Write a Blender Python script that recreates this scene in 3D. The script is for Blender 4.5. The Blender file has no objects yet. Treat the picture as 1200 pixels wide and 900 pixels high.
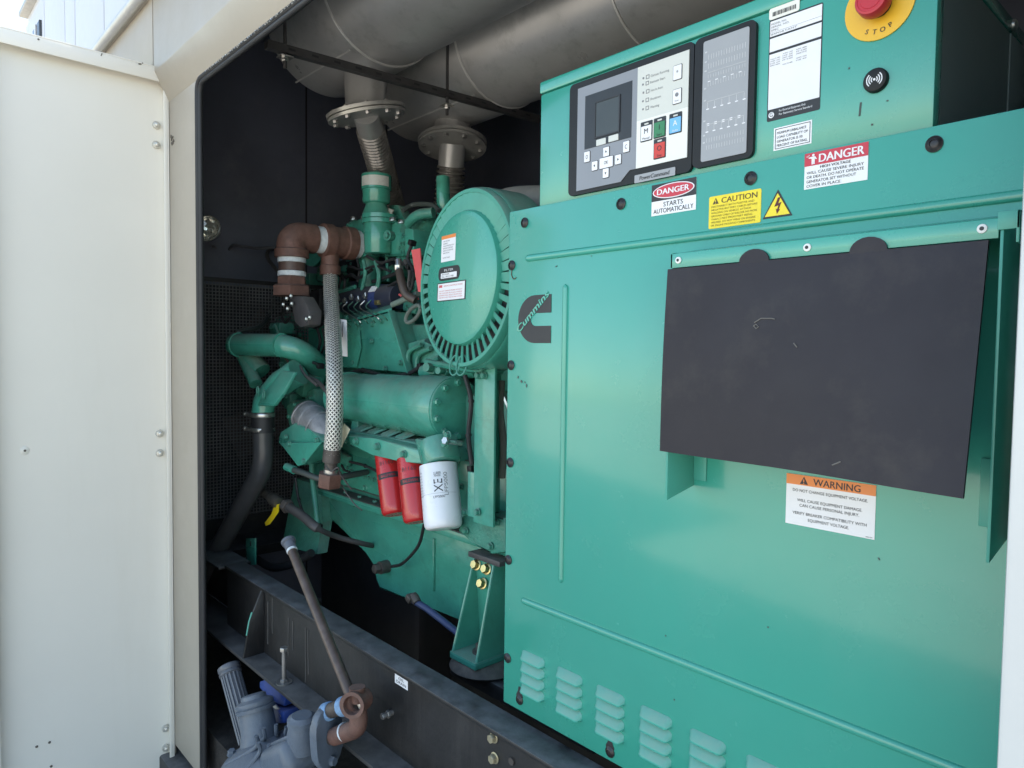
import bpy, bmesh, math, random
from mathutils import Vector, Matrix
random.seed(7)
S = bpy.context.scene
COL = S.collection
rad = math.radians

# ------------------------------------------------------------------ camera
YAW, PIT, ROL, FPX = rad(42.49), rad(-2.63), rad(0.727), 830.23
_f = Vector((-math.cos(YAW), math.sin(YAW), 0)); _r = Vector((math.sin(YAW), math.cos(YAW), 0)); _u = Vector((0, 0, 1))
F2 = _f*math.cos(PIT) + _u*math.sin(PIT); U2 = _u*math.cos(PIT) - _f*math.sin(PIT)
R3 = _r*math.cos(ROL) + U2*math.sin(ROL); U3 = U2*math.cos(ROL) - _r*math.sin(ROL)
EYE = Vector((0, 0, 1.65))
cam = bpy.data.objects.new('camera', bpy.data.cameras.new('camera')); COL.objects.link(cam)
cam.matrix_world = Matrix((( R3.x, U3.x, -F2.x, EYE.x), (R3.y, U3.y, -F2.y, EYE.y), (R3.z, U3.z, -F2.z, EYE.z), (0, 0, 0, 1)))
cam.data.sensor_width = 36; cam.data.sensor_fit = 'HORIZONTAL'; cam.data.lens = FPX/1200*36
cam.data.clip_start = 0.05; cam.data.clip_end = 2000
S.camera = cam

# ------------------------------------------------------------------ sky, sun, exposure
SUN_EL, SUN_AZ = rad(52), rad(97)        # azimuth measured from +X towards +Y: the sun stands behind the enclosure
w = bpy.data.worlds.new('World'); S.world = w; w.use_nodes = True
nt = w.node_tree; nt.nodes.clear()
sky = nt.nodes.new('ShaderNodeTexSky'); sky.sky_type = 'NISHITA'; sky.sun_disc = False
sky.sun_elevation = SUN_EL; sky.sun_rotation = rad(90) - SUN_AZ; sky.air_density = 1.0; sky.dust_density = 0.8; sky.ozone_density = 1.5
bg = nt.nodes.new('ShaderNodeBackground'); bg.inputs[1].default_value = 0.15
wo = nt.nodes.new('ShaderNodeOutputWorld')
nt.links.new(sky.outputs[0], bg.inputs[0]); nt.links.new(bg.outputs[0], wo.inputs[0])
sl = bpy.data.lights.new('sun', 'SUN'); sl.energy = 4.0; sl.angle = rad(0.5); sl.color = (1, 0.95, 0.88)
so = bpy.data.objects.new('sun', sl); COL.objects.link(so)
sd = Vector((math.cos(SUN_EL)*math.cos(SUN_AZ), math.cos(SUN_EL)*math.sin(SUN_AZ), math.sin(SUN_EL)))
so.rotation_euler = sd.to_track_quat('Z', 'Y').to_euler()
S.view_settings.view_transform = 'Standard'; S.view_settings.look = 'None'
S.view_settings.exposure = 1.85; S.view_settings.gamma = 1; S.view_settings.use_curve_mapping = False
S.view_settings.use_white_balance = True; S.view_settings.white_balance_temperature = 7500; S.view_settings.white_balance_tint = 7
try:
    S.cycles.max_bounces = 8; S.cycles.diffuse_bounces = 5; S.cycles.glossy_bounces = 4
except Exception: pass

# ------------------------------------------------------------------ survey helpers: sight line to a plane of the place
def ray(px, py): return F2 + R3*((px-600)/FPX) - U3*((py-450)/FPX)
def at(px, py, Y):
    d = ray(px, py); return EYE + d*(Y/d.y)
def atx(px, py, X):
    d = ray(px, py); return EYE + d*(X/d.x)
def atz(px, py, Z):
    d = ray(px, py); return EYE + d*((Z-EYE.z)/d.z)

# ------------------------------------------------------------------ materials
MATS = {}
def mat(name, col, rough=0.5, metal=0.0, var=0.12, scale=9.0, dust=0.0, dustcol=(0.20, 0.17, 0.14), bump=0.0, bscale=60.0, spec=0.5, dirt=0.0, dirtcol=(0.03, 0.028, 0.025), coat=0.0, streak=False, orange=0.0, rvar=0.08):
    if name in MATS: return MATS[name]
    m = bpy.data.materials.new(name); m.use_nodes = True
    t = m.node_tree; N = t.nodes; L = t.links
    b = N['Principled BSDF']
    b.inputs['Roughness'].default_value = rough; b.inputs['Metallic'].default_value = metal
    b.inputs['Specular IOR Level'].default_value = spec
    if coat: b.inputs['Coat Weight'].default_value = coat; b.inputs['Coat Roughness'].default_value = 0.10; b.inputs['Coat IOR'].default_value = 1.6
    tc = N.new('ShaderNodeTexCoord')
    def noise(sc, det=6, rough_=0.6, vec=None):
        n = N.new('ShaderNodeTexNoise'); n.inputs['Scale'].default_value = sc; n.inputs['Detail'].default_value = det; n.inputs['Roughness'].default_value = rough_
        L.new(vec or tc.outputs['Object'], n.inputs['Vector']); return n.outputs['Fac']
    def ramp(fac, a, b_):
        r = N.new('ShaderNodeMapRange'); r.inputs['From Min'].default_value = a; r.inputs['From Max'].default_value = b_; r.clamp = True
        L.new(fac, r.inputs['Value']); return r.outputs['Result']
    def mul(x, y):
        n = N.new('ShaderNodeMath'); n.operation = 'MULTIPLY'
        for i, v in enumerate((x, y)):
            if isinstance(v, (int, float)): n.inputs[i].default_value = v
            else: L.new(v, n.inputs[i])
        return n.outputs[0]
    def mix(fac, c1, c2):
        n = N.new('ShaderNodeMix'); n.data_type = 'RGBA'
        if isinstance(fac, (int, float)): n.inputs[0].default_value = fac
        else: L.new(fac, n.inputs[0])
        for i, c in ((6, c1), (7, c2)):
            if isinstance(c, tuple): n.inputs[i].default_value = (*c[:3], 1)
            else: L.new(c, n.inputs[i])
        return n.outputs[2]
    c = mix(ramp(noise(scale), 0.3, 0.7), tuple(x*(1-var) for x in col), tuple(min(1, x*(1+var)) for x in col))
    if dirt:
        vec = None
        if streak:
            mp = N.new('ShaderNodeMapping'); mp.inputs['Scale'].default_value = (1, 1, 0.12); L.new(tc.outputs['Object'], mp.inputs['Vector']); vec = mp.outputs[0]
        c = mix(mul(ramp(noise(scale*1.7+3, 8, 0.7, vec), 0.52, 0.75), dirt), c, dirtcol)
    if dust:
        g = N.new('ShaderNodeNewGeometry'); sx = N.new('ShaderNodeSeparateXYZ'); L.new(g.outputs['Normal'], sx.inputs[0])
        up = ramp(sx.outputs['Z'], 0.05, 0.9)
        df = mul(mul(up, ramp(noise(14, 8, 0.7), 0.25, 0.6)), dust)
        c = mix(df, c, dustcol)
        ro = N.new('ShaderNodeMapRange'); ro.inputs['To Min'].default_value = rough; ro.inputs['To Max'].default_value = 0.9; L.new(df, ro.inputs['Value'])
        L.new(ro.outputs[0], b.inputs['Roughness'])
    elif rvar:
        ro = N.new('ShaderNodeMapRange'); ro.inputs['To Min'].default_value = max(0.02, rough-rvar); ro.inputs['To Max'].default_value = min(1, rough+rvar)
        L.new(ramp(noise(5, 8, 0.65), 0.3, 0.7), ro.inputs['Value']); L.new(ro.outputs[0], b.inputs['Roughness'])
    L.new(c, b.inputs['Base Color'])
    if bump or orange:
        bp = N.new('ShaderNodeBump'); bp.inputs['Strength'].default_value = bump or orange; bp.inputs['Distance'].default_value = 0.004
        L.new(noise(bscale, 5), bp.inputs['Height']); L.new(bp.outputs[0], b.inputs['Normal'])
    MATS[name] = m; return m

TEAL = mat('teal_panel_paint', (0.031, 0.325, 0.246), 0.24, var=0.07, scale=0.9, bump=0.22, bscale=6.5, dirt=0.16, dirtcol=(0.08, 0.33, 0.28), coat=0.5)
TEALDK = mat('teal_sheet_steel', (0.055, 0.33, 0.26), 0.35, var=0.07, scale=3, bump=0.06, bscale=30, dirt=0.15, dirtcol=(0.10, 0.2, 0.17))  # second teal for side sheets and wings, close to the panel colour
ENG = mat('engine_green', (0.045, 0.290, 0.215), 0.27, coat=0.4, var=0.14, scale=11, dust=0.55, dustcol=(0.22, 0.23, 0.19), bump=0.25, bscale=45, dirt=0.45, dirtcol=(0.035, 0.10, 0.075))
ENGC = mat('engine_cast_green', (0.042, 0.235, 0.175), 0.33, var=0.18, scale=16, dust=0.75, dustcol=(0.20, 0.195, 0.165), bump=0.8, bscale=90, dirt=0.6, dirtcol=(0.03, 0.08, 0.06))
BLK = mat('black_steel', (0.015, 0.0145, 0.015), 0.45, var=0.3, scale=12, dust=0.9, dustcol=(0.145, 0.145, 0.148), bump=0.2, bscale=50, dirt=0.5, dirtcol=(0.048, 0.045, 0.043), streak=True)
LIN = mat('dark_lining', (0.120, 0.134, 0.178), 0.5, var=0.2, scale=1.5, bump=0.15, bscale=30, dirt=0.35, dirtcol=(0.20, 0.20, 0.23))
FLR = mat('dark_floor', (0.030, 0.025, 0.022), 0.9, var=0.5, scale=30, bump=0.8, bscale=140, dirt=0.5, dirtcol=(0.06, 0.05, 0.042))
MESHM = mat('guard_wire', (0.15, 0.15, 0.155), 0.5, 0.2, var=0.3)
RUB = mat('black_rubber', (0.018, 0.018, 0.020), 0.55, var=0.2, bump=0.1)
FLAPM = mat('rubber_flap_sheet', (0.024, 0.021, 0.027), 0.58, spec=0.35, var=0.15, scale=3.2, bump=0.10, bscale=40, dirt=0.6, dirtcol=(0.055, 0.048, 0.046))
BOLTK = mat('black_bolt', (0.035, 0.033, 0.035), 0.35, 0.4, var=0.3, scale=80)
EXH = mat('exhaust_steel', (0.42, 0.415, 0.41), 0.34, 0.35, var=0.10, scale=4, bump=0.1, dirt=0.4, dirtcol=(0.10, 0.095, 0.09))
EXHB = mat('bellows_steel', (0.235, 0.22, 0.21), 0.30, 0.5, var=0.2, scale=20, dirt=0.4, dirtcol=(0.11, 0.085, 0.07))
RUST = mat('brown_primer_pipe', (0.140, 0.068, 0.052), 0.6, var=0.30, scale=26, dust=0.4, dustcol=(0.24, 0.17, 0.14), bump=0.5, bscale=110, dirt=0.6, dirtcol=(0.065, 0.036, 0.028))
TAPE = mat('white_thread_tape', (0.62, 0.66, 0.68), 0.6, var=0.15, scale=60, bump=0.5, bscale=200)
BTAPE = mat('blue_thread_sealant', (0.17, 0.30, 0.47), 0.6, var=0.25, scale=70)
IRON = mat('bare_iron_pipe', (0.085, 0.072, 0.066), 0.5, 0.3, var=0.3, scale=30, dust=0.3, bump=0.4, bscale=90)
PIPEB = mat('rusty_brown_pipe', (0.115, 0.082, 0.068), 0.45, 0.35, var=0.3, scale=22, dirt=0.6, dirtcol=(0.10, 0.05, 0.03), bump=0.3)
STEEL = mat('zinc_steel', (0.52, 0.51, 0.49), 0.32, 0.9, var=0.15, scale=40)
GOLD = mat('yellow_zinc', (0.62, 0.50, 0.24), 0.3, 0.9, var=0.2, scale=60)
CHROME = mat('chrome', (0.86, 0.85, 0.80), 0.16, 0.72, var=0.05)
GLASS = mat('lamp_lens', (0.70, 0.69, 0.64), 0.10, 0.35, var=0.1, bump=1.0, bscale=70)
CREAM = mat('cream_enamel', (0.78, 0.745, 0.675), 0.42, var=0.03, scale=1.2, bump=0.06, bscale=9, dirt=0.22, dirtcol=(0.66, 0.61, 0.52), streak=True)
CREAM2 = mat('cream_frame_bounce_tint', (0.39, 0.345, 0.285), 0.42, var=0.03, scale=2, bump=0.05, bscale=20, dirt=0.2, dirtcol=(0.52, 0.47, 0.40))  # cream made darker and tanner, painting the ground bounce into the frame
WHITEB = mat('white_cladding', (0.58, 0.585, 0.615), 0.5, var=0.03, scale=0.4)
CHIP = mat('bare_chip', (0.10, 0.085, 0.07), 0.6)
REDF = mat('red_filter_paint', (0.50, 0.022, 0.024), 0.26, var=0.05, coat=0.3)
WHTF = mat('white_filter_paint', (0.78, 0.78, 0.82), 0.3, var=0.03, coat=0.2)
INK = mat('black_ink', (0.022, 0.022, 0.026), 0.5, var=0.05)
INKG = mat('grey_ink', (0.20, 0.20, 0.21), 0.5, var=0.05)
INKR = mat('red_ink', (0.60, 0.12, 0.14), 0.5, var=0.05)
WPAP = mat('white_label', (0.80, 0.79, 0.81), 0.35, var=0.03, scale=12)
GPAP = mat('grey_label', (0.50, 0.50, 0.51), 0.4, var=0.04)
CPAP = mat('cream_label', (0.80, 0.78, 0.70), 0.4, var=0.03)
YEL = mat('yellow_label', (0.86, 0.66, 0.03), 0.38, var=0.04, scale=20)
ORA = mat('orange_band', (0.80, 0.24, 0.06), 0.4, var=0.04)
REDL = mat('red_band', (0.55, 0.03, 0.055), 0.38, var=0.05)
PINK = mat('red_tag', (0.75, 0.12, 0.12), 0.4, var=0.05)
BEZ = mat('black_bezel', (0.011, 0.011, 0.012), 0.5, spec=0.35, var=0.1, bump=0.1, bscale=200)
GFACE = mat('grey_faceplate', (0.24, 0.25, 0.275), 0.38, var=0.03)
GFACE2 = mat('silver_faceplate', (0.33, 0.335, 0.35), 0.42, var=0.04)
LFACE = mat('light_faceplate', (0.62, 0.62, 0.57), 0.38, var=0.02)
LFACE2 = mat('white_faceplate', (0.78, 0.77, 0.72), 0.38, var=0.02)
SCRB = mat('screen_surround', (0.020, 0.023, 0.028), 0.45, var=0.05)
LCD = mat('lcd_glass', (0.050, 0.055, 0.050), 0.15, var=0.1)
BTNG = mat('green_button', (0.03, 0.21, 0.09), 0.4)
BTNB = mat('blue_button', (0.16, 0.46, 0.78), 0.4)
BTNR = mat('red_button', (0.62, 0.05, 0.035), 0.4)
ESTOP = mat('red_plastic', (0.50, 0.018, 0.030), 0.38, var=0.06)
YELP = mat('yellow_plastic', (0.82, 0.47, 0.035), 0.4, var=0.05)
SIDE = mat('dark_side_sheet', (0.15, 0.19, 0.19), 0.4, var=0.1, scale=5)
GREYC = mat('blue_grey_casting', (0.105, 0.130, 0.165), 0.38, var=0.12, scale=12, dust=0.4, dustcol=(0.21, 0.21, 0.215), bump=0.35, bscale=70, dirt=0.5, dirtcol=(0.05, 0.06, 0.07))
GHOSE = mat('grey_ribbed_plastic', (0.13, 0.135, 0.15), 0.32, var=0.12)
BLUEP = mat('blue_paint', (0.018, 0.055, 0.24), 0.42, var=0.15, dust=0.25)
BLUEH = mat('blue_hose', (0.045, 0.065, 0.15), 0.5, var=0.2)
YELH = mat('yellow_handle', (0.78, 0.55, 0.02), 0.42, var=0.1)
BRAID = mat('braid_wire', (0.72, 0.69, 0.63), 0.38, 0.45, var=0.2, scale=50)
BRAIDC = mat('braid_core', (0.045, 0.04, 0.036), 0.5, 0.3)
WRAP = mat('grey_wrap', (0.24, 0.24, 0.25), 0.5, 0.2, var=0.3, scale=20, bump=1.0, bscale=35)
NAVY = mat('navy_can', (0.026, 0.030, 0.050), 0.35, var=0.15, dust=0.85, dustcol=(0.085, 0.08, 0.078))
DGREY = mat('dark_grey_casting', (0.055, 0.052, 0.055), 0.5, var=0.15, dust=0.5, bump=0.3)
DUSTY = mat('dusty_duct', (0.20, 0.18, 0.155), 0.8, var=0.2, bump=0.3)
BHOSE = mat('brown_hose', (0.075, 0.055, 0.045), 0.5, var=0.2)
CONC = mat('concrete_ground', (0.40, 0.38, 0.35), 0.9, var=0.18, scale=1.5, bump=0.3, bscale=40, dirt=0.4, dirtcol=(0.26, 0.25, 0.23))

# ------------------------------------------------------------------ mesh helpers
def frame_of(axis, up=Vector((0, 0, 1))):
    z = Vector(axis).normalized()
    if abs(z.dot(up)) > 0.99: up = Vector((1, 0, 0))
    x = up.cross(z).normalized(); y = z.cross(x)
    return Matrix((x, y, z)).transposed()
def BM(): return bmesh.new()
def box(bm, c, s, rot=None, bev=0.0, seg=2):
    vs = bmesh.ops.create_cube(bm, size=1)['verts']
    m = Matrix.Translation(Vector(c)) @ ((rot.to_4x4()) if rot else Matrix.Identity(4)) @ Matrix.Diagonal((*s, 1))
    bmesh.ops.transform(bm, matrix=m, verts=vs)
    if bev:
        es = list({e for v in vs for e in v.link_edges})
        bmesh.ops.bevel(bm, geom=es, offset=bev, segments=seg, affect='EDGES', profile=0.5)
    return bm
def bx(bm, x0, x1, y0, y1, z0, z1, bev=0.0): return box(bm, ((x0+x1)/2, (y0+y1)/2, (z0+z1)/2), (abs(x1-x0), abs(y1-y0), abs(z1-z0)), None, bev)
def lathe(bm, prof, o, axis, n=32, caps=True):
    """prof: [(distance along axis, radius)]"""
    M = frame_of(axis); o = Vector(o); rings = []
    for d, r in prof:
        rings.append([bm.verts.new(o + M @ Vector((r*math.cos(2*math.pi*i/n), r*math.sin(2*math.pi*i/n), d))) for i in range(n)])
    for a, b in zip(rings, rings[1:]):
        for i in range(n):
            bm.faces.new((a[i], a[(i+1) % n], b[(i+1) % n], b[i]))
    if caps:
        bm.faces.new(rings[0][::-1]); bm.faces.new(rings[-1])
    return bm
def cyl(bm, p0, p1, r0, r1=None, n=24, bev=0.0):
    p0, p1 = Vector(p0), Vector(p1); d = (p1-p0); h = d.length; r1 = r0 if r1 is None else r1
    if bev: pr = [(0, r0-bev), (bev*0.3, r0-bev*0.3), (bev, r0), (h-bev, r1), (h-bev*0.3, r1-bev*0.3), (h, r1-bev)]
    else: pr = [(0, r0), (h, r1)]
    return lathe(bm, pr, p0, d, n)
def tube(bm, pts, r, n=12, caps=True, radii=None):
    pts = [Vector(p) for p in pts]; rings = []; nrm = None
    for i, p in enumerate(pts):
        t = (pts[min(i+1, len(pts)-1)] - pts[max(i-1, 0)]).normalized()
        if nrm is None: nrm = t.orthogonal().normalized()
        else:
            nrm = nrm - t*nrm.dot(t); nrm = nrm.normalized() if nrm.length > 1e-6 else t.orthogonal().normalized()
        b = t.cross(nrm); rr = radii[i] if radii else r
        rings.append([bm.verts.new(p + (nrm*math.cos(2*math.pi*k/n) + b*math.sin(2*math.pi*k/n))*rr) for k in range(n)])
    for a, c in zip(rings, rings[1:]):
        for k in range(n): bm.faces.new((a[k], a[(k+1) % n], c[(k+1) % n], c[k]))
    if caps: bm.faces.new(rings[0][::-1]); bm.faces.new(rings[-1])
    return bm
def smooth(pts, k=8):
    """Catmull-Rom through pts"""
    P = [Vector(p) for p in pts]; P = [P[0]*2-P[1]] + P + [P[-1]*2-P[-2]]; out = []
    for i in range(1, len(P)-2):
        for j in range(k):
            t = j/k; a, b, c, d = P[i-1:i+3]
            out.append(0.5*((2*b) + (c-a)*t + (2*a-5*b+4*c-d)*t*t + (3*b-a-3*c+d)*t*t*t))
    out.append(P[-2]); return out
def bendpath(pts, r, k=7):
    """polyline with corners rounded at radius r"""
    P = [Vector(p) for p in pts]; out = [P[0]]
    for a, b, c in zip(P, P[1:], P[2:]):
        u, v = (a-b).normalized(), (c-b).normalized()
        dd = min(r, (a-b).length*0.49, (c-b).length*0.49); s, e = b+u*dd, b+v*dd
        for j in range(k+1):
            t = j/k; out.append(s*(1-t)**2 + b*2*t*(1-t) + e*t*t)
    out.append(P[-1]); return out
def prism(bm, pts, d, bev=0.0):
    """planar polygon pts extruded along vector d"""
    a = [bm.verts.new(Vector(p)) for p in pts]; b = [bm.verts.new(Vector(p)+Vector(d)) for p in pts]; n = len(a)
    fs = [bm.faces.new(a[::-1]), bm.faces.new(b)] + [bm.faces.new((a[i], a[(i+1) % n], b[(i+1) % n], b[i])) for i in range(n)]
    if bev:
        bmesh.ops.bevel(bm, geom=list({e for f in fs for e in f.edges}), offset=bev, segments=2, affect='EDGES', profile=0.5)
    return bm
def hexprism(bm, o, axis, af, h, chamfer=True):
    r = af/math.sqrt(3)
    return lathe(bm, [(0, r), (h*0.85, r), (h, r*0.88)] if chamfer else [(0, r), (h, r)], o, axis, 6)
def mesh_of(name, bm, m, ang=38):
    bmesh.ops.recalc_face_normals(bm, faces=bm.faces)
    me = bpy.data.meshes.new(name); bm.to_mesh(me); bm.free()
    me.materials.append(m); me.shade_smooth(); me.set_sharp_from_angle(angle=rad(ang))
    return me
class Thing:
    def __init__(s, name, label, cat, loc, group=None, kind=None):
        s.o = bpy.data.objects.new(name, None); COL.objects.link(s.o); s.loc = Vector(loc); s.o.location = s.loc
        s.o['label'] = label; s.o['category'] = cat
        if group: s.o['group'] = group
        if kind: s.o['kind'] = kind
    def part(s, name, bm, m, parent=None, label=None, kind=None, ang=38):
        me = mesh_of(name, bm, m, ang); me.transform(Matrix.Translation(-s.loc))
        o = bpy.data.objects.new(name, me); COL.objects.link(o); o.parent = parent or s.o
        if label: o['label'] = label
        if kind: o['kind'] = kind
        return o
    def inst(s, name, me, mw, parent=None):
        o = bpy.data.objects.new(name, me); COL.objects.link(o); o.parent = parent or s.o
        o.matrix_local = Matrix.Translation(-s.loc) @ mw; return o
def solo(name, bm, m, label, cat, group=None, kind=None, ang=38):
    me = mesh_of(name, bm, m, ang)
    c = sum((v.co for v in me.vertices), Vector())/max(1, len(me.vertices)); zmin = min(v.co.z for v in me.vertices)
    loc = Vector((c.x, c.y, zmin)); me.transform(Matrix.Translation(-loc))
    o = bpy.data.objects.new(name, me); COL.objects.link(o); o.location = loc
    if kind: o['kind'] = kind
    if label: o['label'] = label
    if cat: o['category'] = cat
    if group: o['group'] = group
    return o
def M4(o, axis): return Matrix.Translation(Vector(o)) @ frame_of(axis).to_4x4()

_b = BM(); hexprism(_b, (0, 0, 0), (0, 0, 1), 0.9, 0.6); lathe(_b, [(-0.02, 0.72), (0.1, 0.72), (0.14, 0.66)], (0, 0, 0), (0, 0, 1), 16)
def unit_bolt(m, size):
    k = ('bolt', m.name, size)
    if k not in MATS:
        b = BM(); hexprism(b, (0, 0, size*0.12), (0, 0, 1), size, size*0.6); lathe(b, [(0, size*0.72), (size*0.1, size*0.72), (size*0.14, size*0.66)], (0, 0, 0), (0, 0, 1), 14)
        MATS[k] = mesh_of('bolt', b, m)
    return MATS[k]
_b.free()

# ------------------------------------------------------------------ lettering and labels
def text_mesh(s, h, bold=0.0, shear=0.0, bev=0.0):
    cu = bpy.data.curves.new('t', 'FONT'); cu.body = s; cu.size = 1.0; cu.bevel_depth = bev; cu.bevel_resolution = 0; cu.shear = shear; cu.resolution_u = 4 if h > 0.012 else 3
    ob = bpy.data.objects.new('t', cu); me = bpy.data.meshes.new_from_object(ob)
    vs = [v.co.copy() for v in me.vertices]; fs = [tuple(p.vertices) for p in me.polygons]
    bpy.data.objects.remove(ob); bpy.data.curves.remove(cu); bpy.data.meshes.remove(me)
    return vs, fs
class Sheet:
    """flat label: origin corner O, right U, up V, outward N; u,v in metres from O"""
    def __init__(s, thing, O, U, V, N): s.t, s.O, s.U, s.V, s.N = thing, Vector(O), Vector(U), Vector(V), Vector(N)
    def P(s, u, v, lift): return s.O + s.U*u + s.V*v + s.N*lift
    def poly(s, bm, uv, lift, thick=0.0006):
        return prism(bm, [s.P(u, v, lift) for u, v in uv], s.N*thick)
    def rect(s, bm, u0, v0, u1, v1, lift, r=0.0, thick=0.0006):
        if r <= 0: return s.poly(bm, [(u0, v0), (u1, v0), (u1, v1), (u0, v1)], lift, thick)
        pts = []
        for cx, cy, a0 in ((u1-r, v0+r, -90), (u1-r, v1-r, 0), (u0+r, v1-r, 90), (u0+r, v0+r, 180)):
            for k in range(6): a = rad(a0+18*k); pts.append((cx+r*math.cos(a), cy+r*math.sin(a)))
        return s.poly(bm, pts, lift, thick)
    def ring(s, bm, u0, v0, u1, v1, wd, lift, thick=0.0006):
        s.rect(bm, u0, v0, u1, v0+wd, lift, 0, thick); s.rect(bm, u0, v1-wd, u1, v1, lift, 0, thick)
        s.rect(bm, u0, v0+wd, u0+wd, v1-wd, lift, 0, thick); s.rect(bm, u1-wd, v0+wd, u1, v1-wd, lift, 0, thick)
    def disc(s, bm, u, v, ru, rv, lift, n=28, thick=0.0006):
        return s.poly(bm, [(u+ru*math.cos(2*math.pi*k/n), v+rv*math.sin(2*math.pi*k/n)) for k in range(n)], lift, thick)
    def text(s, bm, u, v, h, txt, lift, align='L', fit=None, bold=0.012, shear=0.0, rot=0.0, bev=0.0):
        if bold > 0 and not bev:
            e = bold*h*1.3; s.text(bm, u+e*math.cos(rot), v+e*math.sin(rot), h, txt, lift+.00015, align, fit, 0, shear, rot); u -= e*math.cos(rot); v -= e*math.sin(rot)
        vs, fs = text_mesh(txt, h, bold, shear, bev)
        if not vs: return
        x0, x1 = min(p.x for p in vs), max(p.x for p in vs); k = h/0.72; kx = k
        if fit: kx = fit/(x1-x0) if align != 'M' else min(k, fit/(x1-x0))
        ox = {'L': x0, 'C': (x0+x1)/2, 'M': (x0+x1)/2, 'R': x1}[align]; ca, sa = math.cos(rot), math.sin(rot); out = []
        for p in vs:
            a, b = (p.x-ox)*kx, p.y*k
            out.append(bm.verts.new(s.P(u+a*ca-b*sa, v+a*sa+b*ca, lift+p.z*k)))
        for f in fs:
            try: bm.faces.new([out[i] for i in f])
            except ValueError: pass
def quad_label(thing, px4, Y, N=Vector((0, -1, 0))):
    """four pixel corners TL TR BR BL on the plane y=Y -> Sheet, width, height"""
    p = [at(x, y, Y) for x, y in px4]
    x0, x1 = (p[0].x+p[3].x)/2, (p[1].x+p[2].x)/2; z1, z0 = (p[0].z+p[1].z)/2, (p[2].z+p[3].z)/2
    return Sheet(thing, (x0, Y, z0), (1, 0, 0), (0, 0, 1), N), x1-x0, z1-z0

# ================================================================== SETTING
GZ = -0.30
bm = BM(); bx(bm, -150, 150, -150, 150, GZ-0.3, GZ); solo('ground', bm, CONC, 'pale concrete yard under the generator enclosure', 'ground', kind='structure')

# neighbouring white building
wb = Thing('white_building', 'tall white clad building rising behind the enclosure roof', 'building', (-14, 5, GZ))
zt = at(30, 20, 3.0).z; xl = at(30, 20, 3.0).x
bm = BM(); bx(bm, xl, -5.8, 3.05, 12, GZ, zt); wb.part('wall', bm, WHITEB)
xs = [xl] + [at(p, 30, 3.0).x for p in (52, 76, 88, 122, 150)] + [-8.4, -7.0, -5.8]
me = None
for a, b in zip(xs, xs[1:]):
    bm = BM(); bx(bm, a+0.03, b-0.03, 3.0, 3.048, GZ, zt-0.25, 0.008); wb.part('cladding_panel', bm, WHITEB)
bm = BM(); bx(bm, xl-0.12, -5.5, 2.88, 12.2, zt, zt+0.12, 0.02); wb.part('roof', bm, mat('grey_roof_edge', (0.36, 0.35, 0.33), 0.5))
p = [at(40, 42, 2.98), at(46, 26, 2.98), at(48, 44, 2.98)]
bm = BM(); bx(bm, p[0].x, p[2].x, 2.95, 3.02, p[0].z-0.8, p[1].z, 0.01); wnd = wb.part('window', bm, mat('dark_window', (0.05, 0.055, 0.06), 0.2))
bm = BM(); bx(bm, (p[0].x+p[2].x)/2-0.06, (p[0].x+p[2].x)/2+0.06, 2.93, 2.95, p[0].z-0.8, p[1].z); wb.part('mullion', bm, WHITEB, wnd)

# ------------------------------------------------------------------ enclosure
XL, XR, ZT, YF = -2.823, -0.206, 2.655, 0.95
en = Thing('generator_enclosure', 'cream painted steel generator enclosure standing open at the side', 'enclosure', (-2.5, 2, GZ))
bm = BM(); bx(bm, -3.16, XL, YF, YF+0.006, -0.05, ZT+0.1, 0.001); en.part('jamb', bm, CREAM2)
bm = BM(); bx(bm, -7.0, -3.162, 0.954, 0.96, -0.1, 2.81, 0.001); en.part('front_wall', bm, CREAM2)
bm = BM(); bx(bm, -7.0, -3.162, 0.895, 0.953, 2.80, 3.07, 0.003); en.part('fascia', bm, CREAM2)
# header: flat face, bevel to the lip
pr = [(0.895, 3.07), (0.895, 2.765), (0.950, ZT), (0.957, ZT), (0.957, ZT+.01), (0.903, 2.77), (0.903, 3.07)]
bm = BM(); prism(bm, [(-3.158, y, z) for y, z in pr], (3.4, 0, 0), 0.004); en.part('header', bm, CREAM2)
bm = BM(); bx(bm, XR, 0.40, 0.95, 1.0, -0.1, 3.07, 0.006); en.part('jamb', bm, mat('white_jamb', (0.60, 0.60, 0.585), 0.4, var=0.02))
# roof: drip rail, then rising to the middle
rp = [(0.86, 3.07), (0.855, 3.10), (1.25, 3.50), (3.2, 3.55), (3.2, 3.47), (1.27, 3.42), (0.99, 3.10), (0.99, 3.07)]
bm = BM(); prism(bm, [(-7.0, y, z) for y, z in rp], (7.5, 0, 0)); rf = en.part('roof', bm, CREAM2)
bm = BM(); tube(bm, [(-7.0, 0.868, 3.085), (0.45, 0.868, 3.085)], 0.024, 12); en.part('drip_rail', bm, mat('grey_trim', (0.50, 0.49, 0.47), 0.35, 0.2), rf)
bm = BM(); bx(bm, -7.0, 0.5, 3.12, 3.2, -0.1, 3.47); en.part('back_wall', bm, LIN)
bm = BM(); bx(bm, -7.0, 0.5, 3.05, 3.118, 0.12, 3.46); en.part('lining_panel', bm, LIN)
bm = BM(); prism(bm, [(-4.0, y, z) for y, z in ((1.0, .12), (1.0, 3.03), (1.26, 3.36), (3.05, 3.40), (3.05, .12))], (.05, 0, 0)); en.part('bulkhead', bm, LIN)
bm = BM(); bx(bm, 0.42, 0.5, 0.90, 3.05, -0.1, 3.40); en.part('end_wall', bm, LIN)
bm = BM(); bx(bm, -7.0, 0.5, 1.0, 3.12, -0.06, 0.10); en.part('floor', bm, FLR)
bm = BM(); bx(bm, -7.0, 0.5, 0.90, 3.2, GZ, -0.1, 0.01); en.part('base_frame', bm, BLK)
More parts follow.
